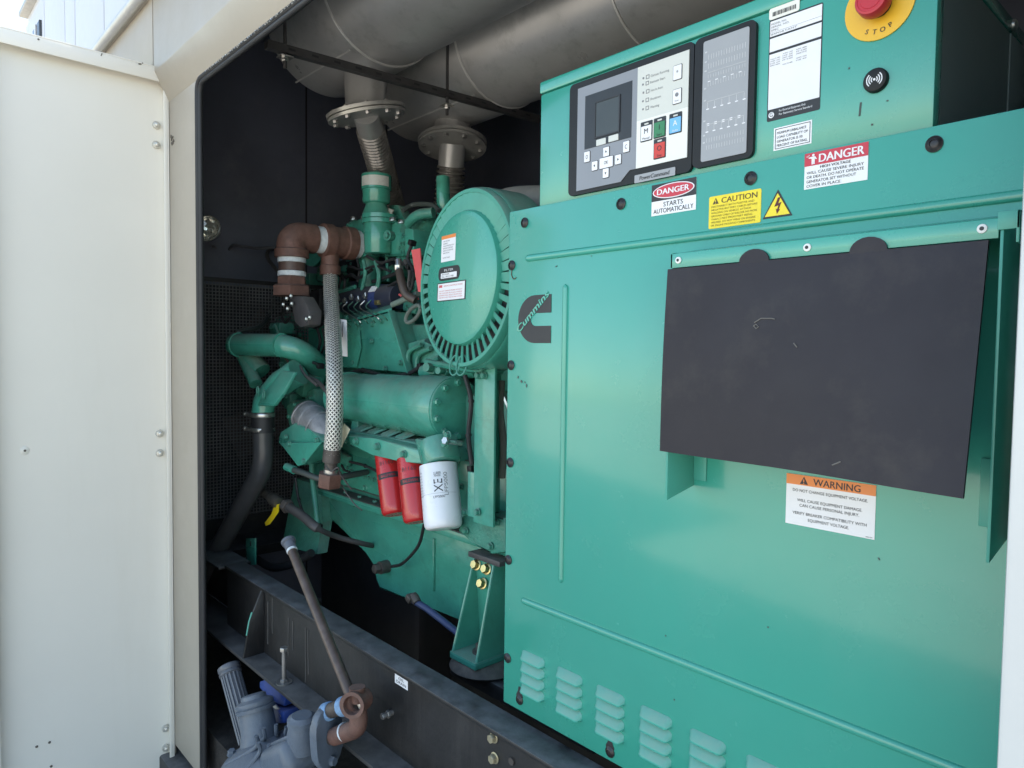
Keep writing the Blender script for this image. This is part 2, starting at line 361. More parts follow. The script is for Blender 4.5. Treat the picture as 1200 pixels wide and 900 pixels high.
bm = BM(); prism(bm, [(-4.56, y, z) for y, z in ((1.005, 3.06), (1.26, 3.38), (3.05, 3.45), (3.05, 3.42), (1.29, 3.35), (1.03, 3.06))], (4.97, 0, 0)); en.part("ceiling_lining", bm, LIN)
# seal bulb around the opening
sp = bendpath([(XL-0.004, 0.955, -0.05), (XL-0.004, 0.955, ZT+0.004), (XR, 0.955, ZT+0.004)], 0.05)
bm = BM(); tube(bm, sp, 0.010, 10); tube(bm, [q+Vector((0.011, 0.006, -0.011)) for q in sp], 0.010, 10); en.part('door_seal', bm, RUB)
# foil-dotted edge of the seal strip along the header
bm = BM()
for i in range(150):
    x = XL+0.12+i*0.016+random.uniform(-.004, .004); box(bm, (x, 0.943+random.uniform(0, .003), ZT+0.002), (random.uniform(.003, .009), 0.003, random.uniform(.003, .006)), Matrix.Rotation(random.uniform(0, 3), 3, 'X'))
en.part('worn_flake', bm, STEEL, kind='stuff')
# panel joints on the frame
bm = BM(); bx(bm, -3.1615, -3.1585, 0.8935, 0.899, 2.77, 3.06); en.part('panel_joint', bm, mat('panel_seam', (.30, .27, .23), .7))

# ------------------------------------------------------------------ open door
HX = -3.144
dr = Thing('enclosure_door', 'cream sheet steel door swung wide open beside the opening', 'door', (HX, 0.6, -0.2))
DT, DB, DY0, DY1 = 2.787, -0.20, 0.318, 0.9475
bm = BM(); bx(bm, HX-0.052, HX-0.047, DY0+0.002, DY1-0.002, DB, DT-0.002); dr.part('door_skin', bm, CREAM)
bm = BM()
bx(bm, HX-0.047, HX, DY0, DY1, DT-0.006, DT, 0.0015); bx(bm, HX-0.005, HX, DY0+0.002, DY1-0.018, DT-0.058, DT-0.006, 0.0015)
dr.part('top_flange', bm, CREAM)
bm = BM()
bx(bm, HX-0.047, HX, DY1-0.005, DY1+0.001, DB, DT-0.006, 0.0015); bx(bm, HX-0.005, HX+0.001, DY1-0.019, DY1-0.005, DB, DT-0.002, 0.0015)
dr.part('hinge_flange', bm, CREAM)
bm = BM(); bx(bm, HX-0.047, HX, DY0, DY0+0.004, DB, DT-0.06, 0.001); bx(bm, HX-0.004, HX, DY0+0.004, DY0+0.026, DB, DT-0.06, 0.001); dr.part('latch_flange', bm, CREAM)
nutb = BM(); lathe(nutb, [(0, 0.016), (0.004, 0.0165), (0.010, 0.014), (0.011, 0.009), (0.020, 0.009), (0.022, 0.006)], (0, 0, 0), (0, 0, 1), 14); nut = mesh_of('rivet_nut', nutb, mat('plated_nut', (0.62, 0.60, 0.55), 0.35, 0.6))
for px, py in ((183, 147), (183, 170), (187, 508), (187, 531), (194, 853), (194, 876)):
    dr.inst('rivet_nut', nut, M4(atx(px, py, HX-0.0465), (1, 0, 0)))
scb = BM(); lathe(scb, [(0, 0.005), (0.002, 0.0045), (0.003, 0.002)], (0, 0, 0), (0, 0, 1), 10); scr = mesh_of('screw', scb, CHIP)
for px, py in ((43, 875), (58, 870), (60, 898)):
    dr.inst('screw', scr, M4(atx(px, py, HX-0.0465), (1, 0, 0)))
bm = BM(); p = atx(29, 528, HX-0.0465); lathe(bm, [(0, 0.016), (0.003, 0.012), (0.004, 0.005)], p, (1, 0, 0), 14); dm = dr.part('dimple', bm, CREAM)
bm = BM(); lathe(bm, [(0, 0.005), (0.005, 0.004)], p+Vector((0.002, 0, 0)), (1, 0, 0), 10); dr.part('hole', bm, CHIP, dm)
# chipped paint where the flange corners and hinge knock
bm = BM()
for px, py in ((186, 82), (188, 80), (190, 84), (183, 83), (119, 64), (164, 75), (167, 74), (45, 46)):
    q = atx(px, py, HX+0.0008); box(bm, q, (0.002, random.uniform(.004, .012), random.uniform(.003, .006)), Matrix.Rotation(random.random()*3, 3, 'X'))
dr.part('paint_chip', bm, CHIP, kind='stuff')
bm = BM()
for i in range(7):
    q = at(201+random.uniform(-2, 3), 163+random.uniform(-6, 6), YF-0.001); box(bm, q, (random.uniform(.006, .016), 0.003, random.uniform(.005, .012)), Matrix.Rotation(random.random()*3, 3, 'Y'))
en.part('paint_chip', bm, CHIP, kind='stuff')

# ================================================================== ALTERNATOR COVER
YC = 1.2
cx0, cz0, cz1, cx1 = -1.329, 0.746, 1.999, 0.35
cv = Thing('alternator_cover', 'teal sheet steel alternator cover with louvres, black logo and rubber flap mount', 'generator cover', (-0.6, YC, cz0))
bm = BM(); bx(bm, cx0, cx1, YC, YC+0.03, cz0, cz1, 0.004); cv.part('front_panel', bm, TEAL)
bm = BM(); bx(bm, cx0+0.004, cx0+0.008, YC+0.03, YC+0.65, cz0+0.01, cz1-0.005); cv.part('side_panel', bm, TEALDK)
bm = BM(); bx(bm, cx0+0.008, cx1, YC+0.031, YC+0.65, cz1-0.008, cz1-0.003); cv.part('top_panel', bm, TEALDK)
bm = BM(); bx(bm, cx0+0.009, cx1, YC+0.55, YC+0.56, cz0+0.01, cz1-0.009); cv.part('rear_panel', bm, TEALDK)
def bead(p0, p1, r):
    p0, p1 = Vector(p0), Vector(p1); d = (p1-p0).normalized(); up = Vector((0, -1, 0)); sd_ = d.cross(up); bm = BM(); rings = []
    L = (p1-p0).length; n = 9
    steps = [(0, 0.05), (r*0.35, 0.62), (r*0.8, 0.93), (r*1.4, 1), (L-r*1.4, 1), (L-r*0.8, 0.93), (L-r*0.35, 0.62), (L, 0.05)]
    for s_, k in steps:
        rings.append([bm.verts.new(p0+d*s_ + sd_*(math.cos(math.pi*i/(n-1))*r*k) + up*(math.sin(math.pi*i/(n-1))*r*0.75*k)) for i in range(n)])
    for a, b in zip(rings, rings[1:]):
        for i in range(n-1): bm.faces.new((a[i], a[i+1], b[i+1], b[i]))
    return bm
A = lambda px, py: at(px, py, YC)
z = (A(616, 303).z + A(1000, 254).z)/2
cv.part('pressed_bead', bead((A(616, 303).x, YC, z), (-0.02, YC, z), 0.0085), TEAL, ang=60)
x = (A(661, 333).x + A(659, 684).x)/2
cv.part('pressed_bead', bead((x, YC, A(660, 684).z), (x, YC, A(660, 333).z), 0.0075), TEAL, ang=60)
z = (A(611, 703).z + A(920, 823).z)/2
cv.part('pressed_bead', bead((A(611, 703).x, YC, z), (0.2, YC, z), 0.0085), TEAL, ang=60)
# black screws
bms = BM(); lathe(bms, [(0, 0.0125), (0.002, 0.0125), (0.003, 0.0105), (0.0052, 0.0085), (0.0062, 0.006), (0.0045, 0.0055), (0.0042, 0.001)], (0, 0, 0), (0, 0, 1), 18); hexprism(bms, (0, 0, 0.001), (0, 0, 1), 0.0165, 0.0035); SCM = mesh_of('cover_screw', bms, BOLTK)
for px, py in ((615, 261), (600, 311), (599, 428), (598, 542), (596, 656), (595, 771), (609, 820), (715, 881), (728, 239), (880, 209), (1095, 169)):
    cv.inst('cover_screw', SCM, M4(A(px, py), (0, -1, 0)))
for px, py in ((609, 815), (715, 875)):
    q = A(px, py); bm = BM(); Sheet(None, q, (1, 0, 0), (0, 0, 1), (0, -1, 0)).poly(bm, [(-.010, -.008), (.010, -.008), (.012, .0), (.006, .010), (.004, .022), (-.004, .022), (-.006, .010), (-.012, 0)], 0.0, 0.001); cv.part('keyhole_slot', bm, INK)
# louvre slats
lw, lh = 0.080, 0.0235
def slat_mesh():
    bm = BM(); nx, nz = 14, 7; G = []
    for j in range(nz+1):
        t = j/nz; row = []
        for i in range(nx+1):
            s_ = i/nx; u = (s_-0.5)*lw; e = min(s_, 1-s_)*lw
            endk = math.sqrt(max(0, 1-(1-min(1, e/0.012))**2)); out = 0.0155*endk*(1-t)**.8*(1 if t > .12 else .92)
            if j == 0: out = 0.0125*endk
            if j == nz: out = 0
            v = (1-t)*-lh/2 + t*lh/2; v *= (0.55+0.45*endk) if j else (0.55+0.45*endk)
            row.append(bm.verts.new((u, -out, v)))
        G.append(row)
    for a, b in zip(G, G[1:]):
        for i in range(nx): bm.faces.new((a[i], a[i+1], b[i+1], b[i]))
    lip = [bm.verts.new((v.co.x, 0.0, v.co.z-0.0015)) for v in G[0]]
    for i in range(nx): bm.faces.new((lip[i], lip[i+1], G[0][i+1], G[0][i]))
    bmesh.ops.remove_doubles(bm, verts=bm.verts, dist=1e-6)
    return mesh_of('louvre_slat', bm, mat('teal_dusty_louvre', (0.040, 0.35, 0.283), 0.36, var=0.06, scale=8, dust=0.6, dustcol=(0.36, 0.32, 0.28)), 60)
SLM = slat_mesh()
z_top = A(625, 772).z; pitch = (A(625, 772).z - A(625, 811).z)/3
xc0 = A(624.5, 790).x; xc5 = A(829, 880).x; stepx = (xc5-xc0)/4
for k in range(8):
    for r_ in range(4):
        cv.inst('louvre_slat', SLM, Matrix.Translation((xc0+k*stepx, YC-0.0002, z_top-r_*pitch)))
# guard wings for the flap
WX0, WX1, YW = -0.780, -0.262, 1.11
for xw, ft in ((WX0, 1), (WX1, -1)):
    zt_, zb_ = 1.836, 1.374
    bm = BM(); prism(bm, [(xw, YC, zt_+0.01), (xw, YW, zt_), (xw, YW, zb_), (xw, YC, zb_+0.018)], (0.004, 0, 0), 0.0006)
    wg = cv.part('side_wing', bm, TEALDK)
    bm = BM(); bx(bm, xw+ft*0.004, xw+ft*0.032, YC-0.004, YC-0.0005, zb_+0.03, zb_+0.13, 0.001); cv.part('wing_foot', bm, TEALDK, wg)
bm = BM(); bx(bm, WX1-0.003, WX1+0.022, YW-0.003, YW+0.0, 1.818, 1.842, 0.001); bx(bm, WX1+0.018, WX1+0.022, YW-0.003, YW+0.03, 1.80, 1.842, 0.001); cv.part('wing_hook', bm, TEALDK)
bm = BM()
zs0, zs1 = 1.808, 1.834
prism(bm, [(WX0, YW, zs1), (WX0, YW, zs0), (WX0, YW+0.003, zs0), (WX0, YW+0.003, zs1-0.003), (WX0, YC, zs1+0.014), (WX0, YC, zs1+0.018)], (WX1-WX0-0.002, 0, 0), 0.0005)
st = cv.part('retaining_strip', bm, TEAL)
rvb = BM(); lathe(rvb, [(0, 0.0065), (0.0015, 0.006), (0.002, 0.004)], (0, 0, 0), (0, 0, 1), 14); lathe(rvb, [(0.002, 0.0042), (0.0022, 0.0042)], (0, 0, 0), (0, 0, 1), 12)
RV = mesh_of('rivet', rvb, mat('rivet_white', (0.75, 0.75, 0.74), 0.35)); rcb = BM(); lathe(rcb, [(0, 0.0028), (0.0006, 0.0028)], (0, 0, 0), (0, 0, 1), 10); RC = mesh_of('rivet_core', rcb, INK)
for px, py in ((795, 305), (946, 290), (1151, 268)):
    q = at(px, py, YW-0.0005); o = cv.inst('rivet', RV, M4(q, (0, -1, 0)), st); cv.inst('rivet_core', RC, M4(q+Vector((0, -.0021, 0)), (0, -1, 0)), st)
# logo
sh, W_, H_ = quad_label(cv, ((608, 348), (647, 345), (645, 402), (608, 405)), YC)
lx0 = A(607.5, 375).x; lx1 = A(646, 375).x; lz1 = A(640, 345).z; lz0 = A(640, 402).z; W_, H_ = lx1-lx0, lz1-lz0
sh = Sheet(cv, (lx0, YC, lz0), (1, 0, 0), (0, 0, 1), (0, -1, 0))
out = []
n = 16
for k in range(n+1): a = rad(90+180*k/n); out.append((W_*0.50+W_*0.50*math.cos(a), H_*0.5+H_*0.5*math.sin(a)))
ir, ih = W_*0.14, H_*0.135
inn = []
for k in range(9): a = rad(270-180*k/8); inn.append((W_*0.54+W_*0.15*math.cos(a), H_*0.49+ih*math.sin(a)))
pts = [(W_, H_)] + out + [(W_, 0), (W_, H_*0.49-ih)] + inn + [(W_, H_*0.49+ih)]
bm = BM(); sh.poly(bm, pts, 0.0002); lg = cv.part('logo', bm, INK)
bm = BM(); sh.text(bm, W_*0.49, H_*0.60, H_*0.145, 'Cummins', 0.0014, 'C', fit=W_*1.22, shear=0.10, rot=rad(41), bev=0.035)
cv.part('lettering', bm, TEAL, lg)
# --- labels
def lab(name, px4, m, label=None, r=0.0, Y=YC, thing=cv, parent=None):
    s_, w_, h_ = quad_label(thing, px4, Y)
    bm = BM(); s_.rect(bm, 0, 0, w_, h_, 0.0002, r); o = thing.part(name, bm, m, parent, label); return s_, w_, h_, o
L1 = 0.0012
def lines(bm, s_, w_, rows, align='L', m=0.05):
    for v, h, t in rows:
        u = w_*m if align == 'L' else w_/2
        s_.text(bm, u, v, h, t, L1, 'M' if align == 'C' else 'L', fit=None)
# danger starts automatically
s_, w_, h_, o = lab('danger_label', ((764, 217), (816, 208), (816, 245), (764, 254)), WPAP, 'white, black and red label reading DANGER STARTS AUTOMATICALLY', thing=cv)
bm = BM(); s_.rect(bm, 0, h_*0.46, w_, h_, 0.0008); cv.part('black_band', bm, INK, o)
bm = BM(); s_.disc(bm, w_*.5, h_*.73, w_*.47, h_*.235, 0.0014); cv.part('white_oval', bm, WPAP, o)
bm = BM(); s_.disc(bm, w_*.5, h_*.73, w_*.445, h_*.205, 0.0020); cv.part('red_oval', bm, REDL, o)
bm = BM(); s_.text(bm, w_*.5, h_*.645, h_*.185, 'DANGER', 0.0028, 'C', fit=w_*.72, bold=0.035); cv.part('lettering', bm, WPAP, o)
bm = BM(); s_.text(bm, w_*.5, h_*.255, h_*.15, 'STARTS', L1, 'C', fit=w_*.44); s_.text(bm, w_*.5, h_*.06, h_*.15, 'AUTOMATICALLY', L1, 'C', fit=w_*.90); cv.part('lettering', bm, INK, o)
# caution
s_, w_, h_, o = lab('caution_label', ((831, 231), (892, 221), (892, 260), (831, 269)), YEL, 'yellow label headed CAUTION', r=0.003)
def warn_tri(bm, u, v, h, lift):
    s_.poly(bm, [(u-h*.55, v), (u+h*.55, v), (u, v+h)], lift)
bm = BM(); warn_tri(bm, w_*.135, h_*.75, h_*.19, 0.0008); s_.text(bm, w_*.25, h_*.755, h_*.175, 'CAUTION', L1, 'L', fit=w_*.68, bold=0.018)
for i, t in enumerate(('DISCONNECT BOTH POSITIVE AND', 'NEGATIVE BATTERY CABLES BEFORE', 'WELDING ON VEHICLE. ATTACH', 'GROUND CABLE OF WELDER NO MORE', 'THAN 2 FEET FROM PART BEING', 'WELDED. DO NOT WELD ON ENGINE', 'OR ENGINE MOUNTED COMPONENTS.')):
    s_.text(bm, w_*.05, h_*(.645-.097*i), h_*.058, t, L1, 'L', fit=w_*.0295*len(t), bold=0.0)
cv.part('lettering', bm, mat('brown_ink', (0.10, 0.06, 0.015), 0.5), o)
bm = BM(); s_.text(bm, w_*.135, h_*.765, h_*.12, '!', 0.0016, 'C', bold=0.03); cv.part('exclamation_mark', bm, YEL, o)
# high voltage triangle
q = [A(912, 222), A(895, 257), A(930, 252)]; bz = (q[1].z+q[2].z)/2
s_ = Sheet(cv, (q[0].x, YC, bz), (1, 0, 0), (0, 0, 1), (0, -1, 0)); hw, hh = (q[2].x-q[1].x)/2, q[0].z-bz
bm = BM(); s_.poly(bm, [(-hw, 0), (hw, 0), (0, hh)], 0.0002); o = cv.part('voltage_label', bm, INK, None, 'black edged yellow triangle with a lightning bolt')
bm = BM(); s_.poly(bm, [(-hw*.84, hh*.065), (hw*.84, hh*.065), (0, hh*.86)], 0.0008); cv.part('yellow_field', bm, YEL, o)
bm = BM(); z_ = hh; s_.poly(bm, [(.03*hw, .70*z_), (.19*hw, .70*z_), (.06*hw, .49*z_), (.27*hw, .53*z_), (.09*hw, .27*z_), (.19*hw, .29*z_), (-.01*hw, .12*z_), (-.10*hw, .32*z_), (-.01*hw, .28*z_), (.08*hw, .42*z_), (-.20*hw, .39*z_)], 0.0014); cv.part('lightning_bolt', bm, mat('dark_red_ink', (0.10, 0.012, 0.012), 0.5), o)
# danger high voltage
s_, w_, h_, o = lab('danger_label', ((943, 180), (1018, 167), (1017, 210), (943, 223)), WPAP, 'white label with red band reading DANGER HIGH VOLTAGE')
bm = BM(); s_.rect(bm, 0, h_*.64, w_, h_, 0.0008); cv.part('red_band', bm, REDL, o)
bm = BM(); s_.text(bm, w_*.24, h_*.70, h_*.235, 'DANGER', 0.0016, 'L', fit=w_*.70, bold=0.03)
s_.disc(bm, w_*.145, h_*.925, h_*.035, h_*.035, 0.0015, 12); s_.poly(bm, [(w_*.115, h_*.885), (w_*.175, h_*.885), (w_*.205, h_*.80), (w_*.185, h_*.80), (w_*.17, h_*.84), (w_*.17, h_*.67), (w_*.15, h_*.67), (w_*.145, h_*.76), (w_*.14, h_*.67), (w_*.12, h_*.67), (w_*.12, h_*.83), (w_*.07, h_*.85), (w_*.07, h_*.87)], 0.0015)
for k in range(3): s_.poly(bm, [(w_*(.03+.02*k), h_*(.90+.02*k)), (w_*(.07+.01*k), h_*(.885+.01*k)), (w_*(.035+.02*k), h_*(.915+.02*k))], 0.0015)
cv.part('lettering', bm, WPAP, o)
bm = BM(); s_.text(bm, w_*.5, h_*.535, h_*.075, 'HIGH VOLTAGE', L1, 'C', fit=w_*.48, bold=0.03)
for i, t in enumerate(('WILL CAUSE SEVERE INJURY', 'OR DEATH. DO NOT OPERATE', 'GENERATOR SET WITHOUT', 'COVER IN PLACE.')):
    s_.text(bm, w_*.04, h_*(.41-.122*i), h_*.078, t, L1, 'L', fit=w_*.0375*len(t), bold=0.006)
cv.part('lettering', bm, INK, o)
# warning under the flap
s_, w_, h_, o = lab('warning_label', ((922, 554), (1027, 569), (1025, 633), (921, 612)), WPAP, 'white label with orange band reading WARNING')
bm = BM(); s_.rect(bm, 0, h_*.80, w_, h_, 0.0008); cv.part('orange_band', bm, ORA, o)
bm = BM(); warn_tri(bm, w_*.21, h_*.825, h_*.145, 0.0014); s_.text(bm, w_*.32, h_*.83, h_*.135, 'WARNING', 0.0016, 'L', fit=w_*.52, bold=0.016)
for v, t, f in ((.665, 'DO NOT CHANGE EQUIPMENT VOLTAGE.', .84), (.475, 'WILL CAUSE EQUIPMENT DAMAGE.', .73), (.375, 'CAN CAUSE PERSONAL INJURY.', .67), (.215, 'VERIFY BREAKER COMPATIBILITY WITH', .83), (.105, 'EQUIPMENT VOLTAGE.', .46)):
    s_.text(bm, w_*.5, h_*v, h_*.058, t, L1, 'C', fit=w_*f, bold=0.006)
s_.text(bm, w_*.98, h_*.02, h_*.02, '000-00', L1, 'R', fit=w_*.07, bold=0)
cv.part('lettering', bm, INK, o)
bm = BM(); s_.text(bm, w_*.21, h_*.835, h_*.095, '!', 0.0022, 'C', bold=0.03); cv.part('exclamation_mark', bm, ORA, o)

# ------------------------------------------------------------------ rubber flap
def flap():
    bm = BM(); nx, nz = 40, 26; x0, x1 = WX0-0.003, WX1-0.012; zt_ = 1.806; fr = []
    z0b = 1.468
    for j in range(nz+1):
        t = j/nz; row = []
        for i in range(nx+1):
            s_ = i/nx
            y = (YW+0.004) - t*(0.012+0.052*s_**1.6) - 0.006*math.sin(math.pi*t)*math.sin(2.6*s_+0.6)
            row.append(Vector((x0+(x1-x0)*s_, y-0.0085, zt_ + (z0b-zt_)*t - 0.0006*math.sin(9*s_)*t)))
        fr.append(row)
    V = [[bm.verts.new(p) for p in row] for row in fr]; B = [[bm.verts.new(p+Vector((0, 0.006, 0))) for p in row] for row in fr]
    for G in (V, B):
        for a, b in zip(G, G[1:]):
            for i in range(nx): bm.faces.new((a[i], a[i+1], b[i+1], b[i]))
    for i in range(nx):
        bm.faces.new((V[0][i], V[0][i+1], B[0][i+1], B[0][i])); bm.faces.new((V[-1][i], V[-1][i+1], B[-1][i+1], B[-1][i]))
    for j in range(nz):
        bm.faces.new((V[j][0], V[j+1][0], B[j+1][0], B[j][0])); bm.faces.new((V[j][-1], V[j+1][-1], B[j+1][-1], B[j][-1]))
    return bm
fl = Thing('rubber_flap', 'black rubber flap hanging over the breaker opening on the teal cover', 'flap', (-0.52, YW, 1.47))
fl.part('sheet', flap(), FLAPM)
for px in (884, 1018):
    q = at(px, 292 if px < 900 else 280, YW-0.003); hw = 0.027
    bm = BM(); pts = [(q.x+hw*math.cos(rad(180*k/10)), YW-0.0048, zs0-0.002+0.021*math.sin(rad(180*k/10))) for k in range(11)] + [(q.x-hw, YW-0.0048, zs0-0.004), (q.x+hw, YW-0.0048, zs0-0.004)]
    prism(bm, pts, (0, 0.004, 0)); fl.part('tab', bm, FLAPM)
# scuffs: dried splashes stuck on the rubber
bm = BM()
def flap_pt(px, py):
    p = at(px, py, YW); t = (1.806-p.z)/(1.806-1.468); s_ = (p.x-WX0)/(WX1-WX0)
    for _ in range(3):
        y = (YW) - t*(0.012+0.052*max(0, s_)**1.6) - 0.006*math.sin(math.pi*t)*math.sin(2.6*s_+0.6); p = at(px, py, y-0.0058); t = (1.806-p.z)/(1.806-1.468); s_ = (p.x-WX0)/(WX1-WX0)
    return p
for pts, r in ((((884, 378), (892, 373), (904, 373), (908, 374)), .0009), (((883, 382), (886, 380), (889, 383), (886, 385), (883, 382)), .0008), (((975, 545), (985, 541)), .0010), (((930, 402), (934, 407)), .0010)):
    tube(bm, [flap_pt(*q) for q in pts], r, 5)
fl.part('dried_splash', bm, mat('pale_scuff', (0.15, 0.14, 0.125), 0.7), kind='stuff')

# ================================================================== CONTROL CABINET
YB = 1.215
B_ = lambda px, py: at(px, py, YB)
bx0, bx1 = B_(633, 170).x, B_(1096, 80).x; bz1 = (B_(633, 97).z+B_(880, 2).z)/2
cc = Thing('control_cabinet', 'teal control cabinet with keypad panel and red stop button', 'control panel', (-0.8, YB, 1.99))
bm = BM(); bx(bm, bx0, bx1, YB, YB+0.03, 1.985, bz1-0.030, 0.003); cc.part('front_panel', bm, TEAL)
bm = BM(); bx(bm, bx0-0.002, bx1+0.002, YB-0.003, YB+0.50, bz1-0.028, bz1, 0.004); ld = cc.part('lid', bm, TEAL)
bm = BM(); bx(bm, bx0, bx0+0.004, YB+0.03, YB+0.5, 2.0, bz1-0.03); cc.part('side_panel', bm, TEAL)
bm = BM(); bx(bm, bx1-0.004, bx1-0.001, YB+0.03, YB+0.62, 1.998, bz1-0.03); sp_ = cc.part('side_panel', bm, SIDE, label='dark grey-green side sheet')  # own dark grey-green colour; the opposite side sheet is teal
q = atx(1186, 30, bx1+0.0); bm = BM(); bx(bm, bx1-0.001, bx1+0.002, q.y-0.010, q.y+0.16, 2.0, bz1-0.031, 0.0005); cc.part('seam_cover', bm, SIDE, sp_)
bm = BM(); lathe(bm, [(0, 0.011), (0.004, 0.010), (0.007, 0.006)], q+Vector((0.002, 0.0, 0)), (1, 0, 0), 14); cc.part('screw', bm, STEEL, sp_)
bm = BM(); lathe(bm, [(0, 0.006), (0.004, 0.005)], (B_(674, 76).x, YB+0.03, bz1), (0, 0, 1), 12); cc.part('lid_screw', bm, STEEL, ld)
# operator panel
def rectpx(l, t, r, b):   # x range from l, r; z range from t, b (pixel points on the cabinet face)
    return B_(*l).x, B_(*r).x, B_(*t).z, B_(*b).z
def cab_sheet(x0, z0): return Sheet(cc, (x0, YB, z0), (1, 0, 0), (0, 0, 1), (0, -1, 0))
x0, x1 = B_(670, 165).x, B_(815, 120).x; z1 = (B_(676, 99).z+B_(808, 53).z)/2; z0 = (B_(672, 232).z+B_(812, 200).z)/2
W1, H1 = x1-x0, z1-z0; s_ = cab_sheet(x0, z0); BT = 0.010
bm = BM(); s_.rect(bm, 0, 0, W1, H1, -0.001, 0.012, BT); op = cc.part('operator_panel', bm, BEZ)
def uv(px, py): p = at(px, py, YB-BT); return p.x-x0, p.z-z0
def sub(name, m, poly=None, rect=None, lift=BT, thick=0.0008, r=0.0, label=None):
    bm = BM()
    if poly: s_.poly(bm, poly, lift, thick)
    else: s_.rect(bm, *rect, lift, r, thick)
    return cc.part(name, bm, m, op, label)
# grey keypad half, with the notch, and the light half
fx0, fxm, fx1 = uv(676.5, 165)[0], uv(746.5, 140)[0], uv(806.5, 120)[0]
ft, fb, fn = uv(746, 80)[1], uv(677, 224)[1], uv(746, 200)[1]
fb = (uv(676, 224)[1]); fn = uv(744, 198)[1]
nx0, nx1 = uv(729, 205)[0], uv(738, 198)[0]
sub('keypad_face', GFACE, poly=[(fx0, fb), (nx0-0.004, fb), (nx1, fn), (fxm, fn), (fxm, ft), (fx0, ft)], lift=BT-0.001, thick=0.0016)
zsplit = uv(776, 134)[1]
sub('indicator_face', LFACE, rect=(fxm, zsplit, fx1, ft), lift=BT-0.001, thick=0.0016)
sub('button_face', LFACE2, rect=(fxm, fn, fx1, zsplit), lift=BT-0.001, thick=0.0016)
T0 = BT+0.0006
def rp(px0, py0, px1, py1):   # rect from TL-ish and BR-ish mid pixels: l/r taken at mid height, t/b at mid width
    pm, qm = (px0+px1)/2, (py0+py1)/2
    return (uv(px0, qm)[0], uv(pm, py1)[1], uv(px1, qm)[0], uv(pm, py0)[1])
a = rp(686, 104, 740.5, 168); sub('screen_surround', SCRB, rect=a, lift=T0)
sc = rp(699, 117, 726, 157); sub('screen', LCD, rect=sc, lift=T0+0.0008)
bm = BM(); s_.ring(bm, sc[0]-.003, sc[1]-.003, sc[2]+.003, sc[3]+.003, .003, T0+0.0008, 0.002); cc.part('screen_rim', bm, INK, op)
def key(cx, cy, wpx, hpx, m=WPAP, glyph=None, gm=INK, frame=True, gh=.5, gfit=None, lift=T0):
    c = uv(cx, cy); w_, h_ = wpx, hpx
    if frame:
        bm = BM(); s_.rect(bm, c[0]-w_/2-.0012, c[1]-h_/2-.0012, c[0]+w_/2+.0012, c[1]+h_/2+.0012, lift, .0025, 0.0008); cc.part('button_frame', bm, INK, op)
    bm = BM(); s_.rect(bm, c[0]-w_/2, c[1]-h_/2, c[0]+w_/2, c[1]+h_/2, lift+.0006, .0015, 0.0012); cc.part('button', bm, m, op)
    if glyph:
        bm = BM(); s_.text(bm, c[0], c[1]-h_*gh/2, h_*gh, glyph, lift+.0020, 'M', fit=gfit or w_*.7); cc.part('button_lettering', bm, gm, op)
    return c, w_, h_
def tri(cx, cy, dirn, r=.0028):
    c = uv(cx, cy); a0 = {'u': 90, 'd': 270, 'l': 180, 'r': 0}[dirn]
    bm = BM(); s_.poly(bm, [(c[0]+r*math.cos(rad(a0+120*k)), c[1]+r*math.sin(rad(a0+120*k))) for k in range(3)], T0+.0020); cc.part('button_arrow', bm, INK, op)
kw, kh = .0160, .0195
for px, py in ((705, 166.5), (719.5, 162)): key(px, py, .0270, .0130, LFACE, frame=False)
for px, py, d in ((711, 178, 'u'), (697.5, 194.5, 'l'), (725, 187, 'r'), (710.5, 203, 'd')):
    key(px, py, kw, kh); tri(px, py, d)
key(711, 190.5, .0370, .0225, glyph='OK', gh=.32, gfit=.011)
key(688.5, 184, kw, kh+.003, glyph='O', gh=.4, gfit=.006); key(734.5, 172, kw, kh+.003, glyph='C', gh=.4, gfit=.006)
key(794.5, 85, .0190, .0275, glyph='*', gh=.3, gfit=.006); c, w_, h_ = key(794, 113, .0190, .0275)
bm = BM(); s_.disc(bm, c[0], c[1]+.003, .004, .004, T0+.002, 14); s_.text(bm, c[0], c[1]-.010, .003, 'Reset', T0+.002, 'M', fit=.013); cc.part('button_lettering', bm, INKG, op)
# indicators
bm = BM()
for px, py, t, f in ((757, 93.5, 'Genset Running', .045), (756.5, 101, 'Remote Start', .037), (757, 110.5, 'Not In Auto', .030), (756.5, 120.5, 'Shutdown', .026), (756.5, 130, 'Warning', .022)):
    c = uv(px, py-1.5); s_.disc(bm, c[0]-.006, c[1]+.002, .0022, .0022, T0, 10)
    s_.ring(bm, c[0]+.001, c[1]-.002, c[0]+.009, c[1]+.006, .0011, T0)
    s_.text(bm, c[0]+.0125, c[1]-.001, .0050, t, T0+.0002, 'L', fit=f, bold=0.004)
cc.part('indicator_lettering', bm, INKG, op)
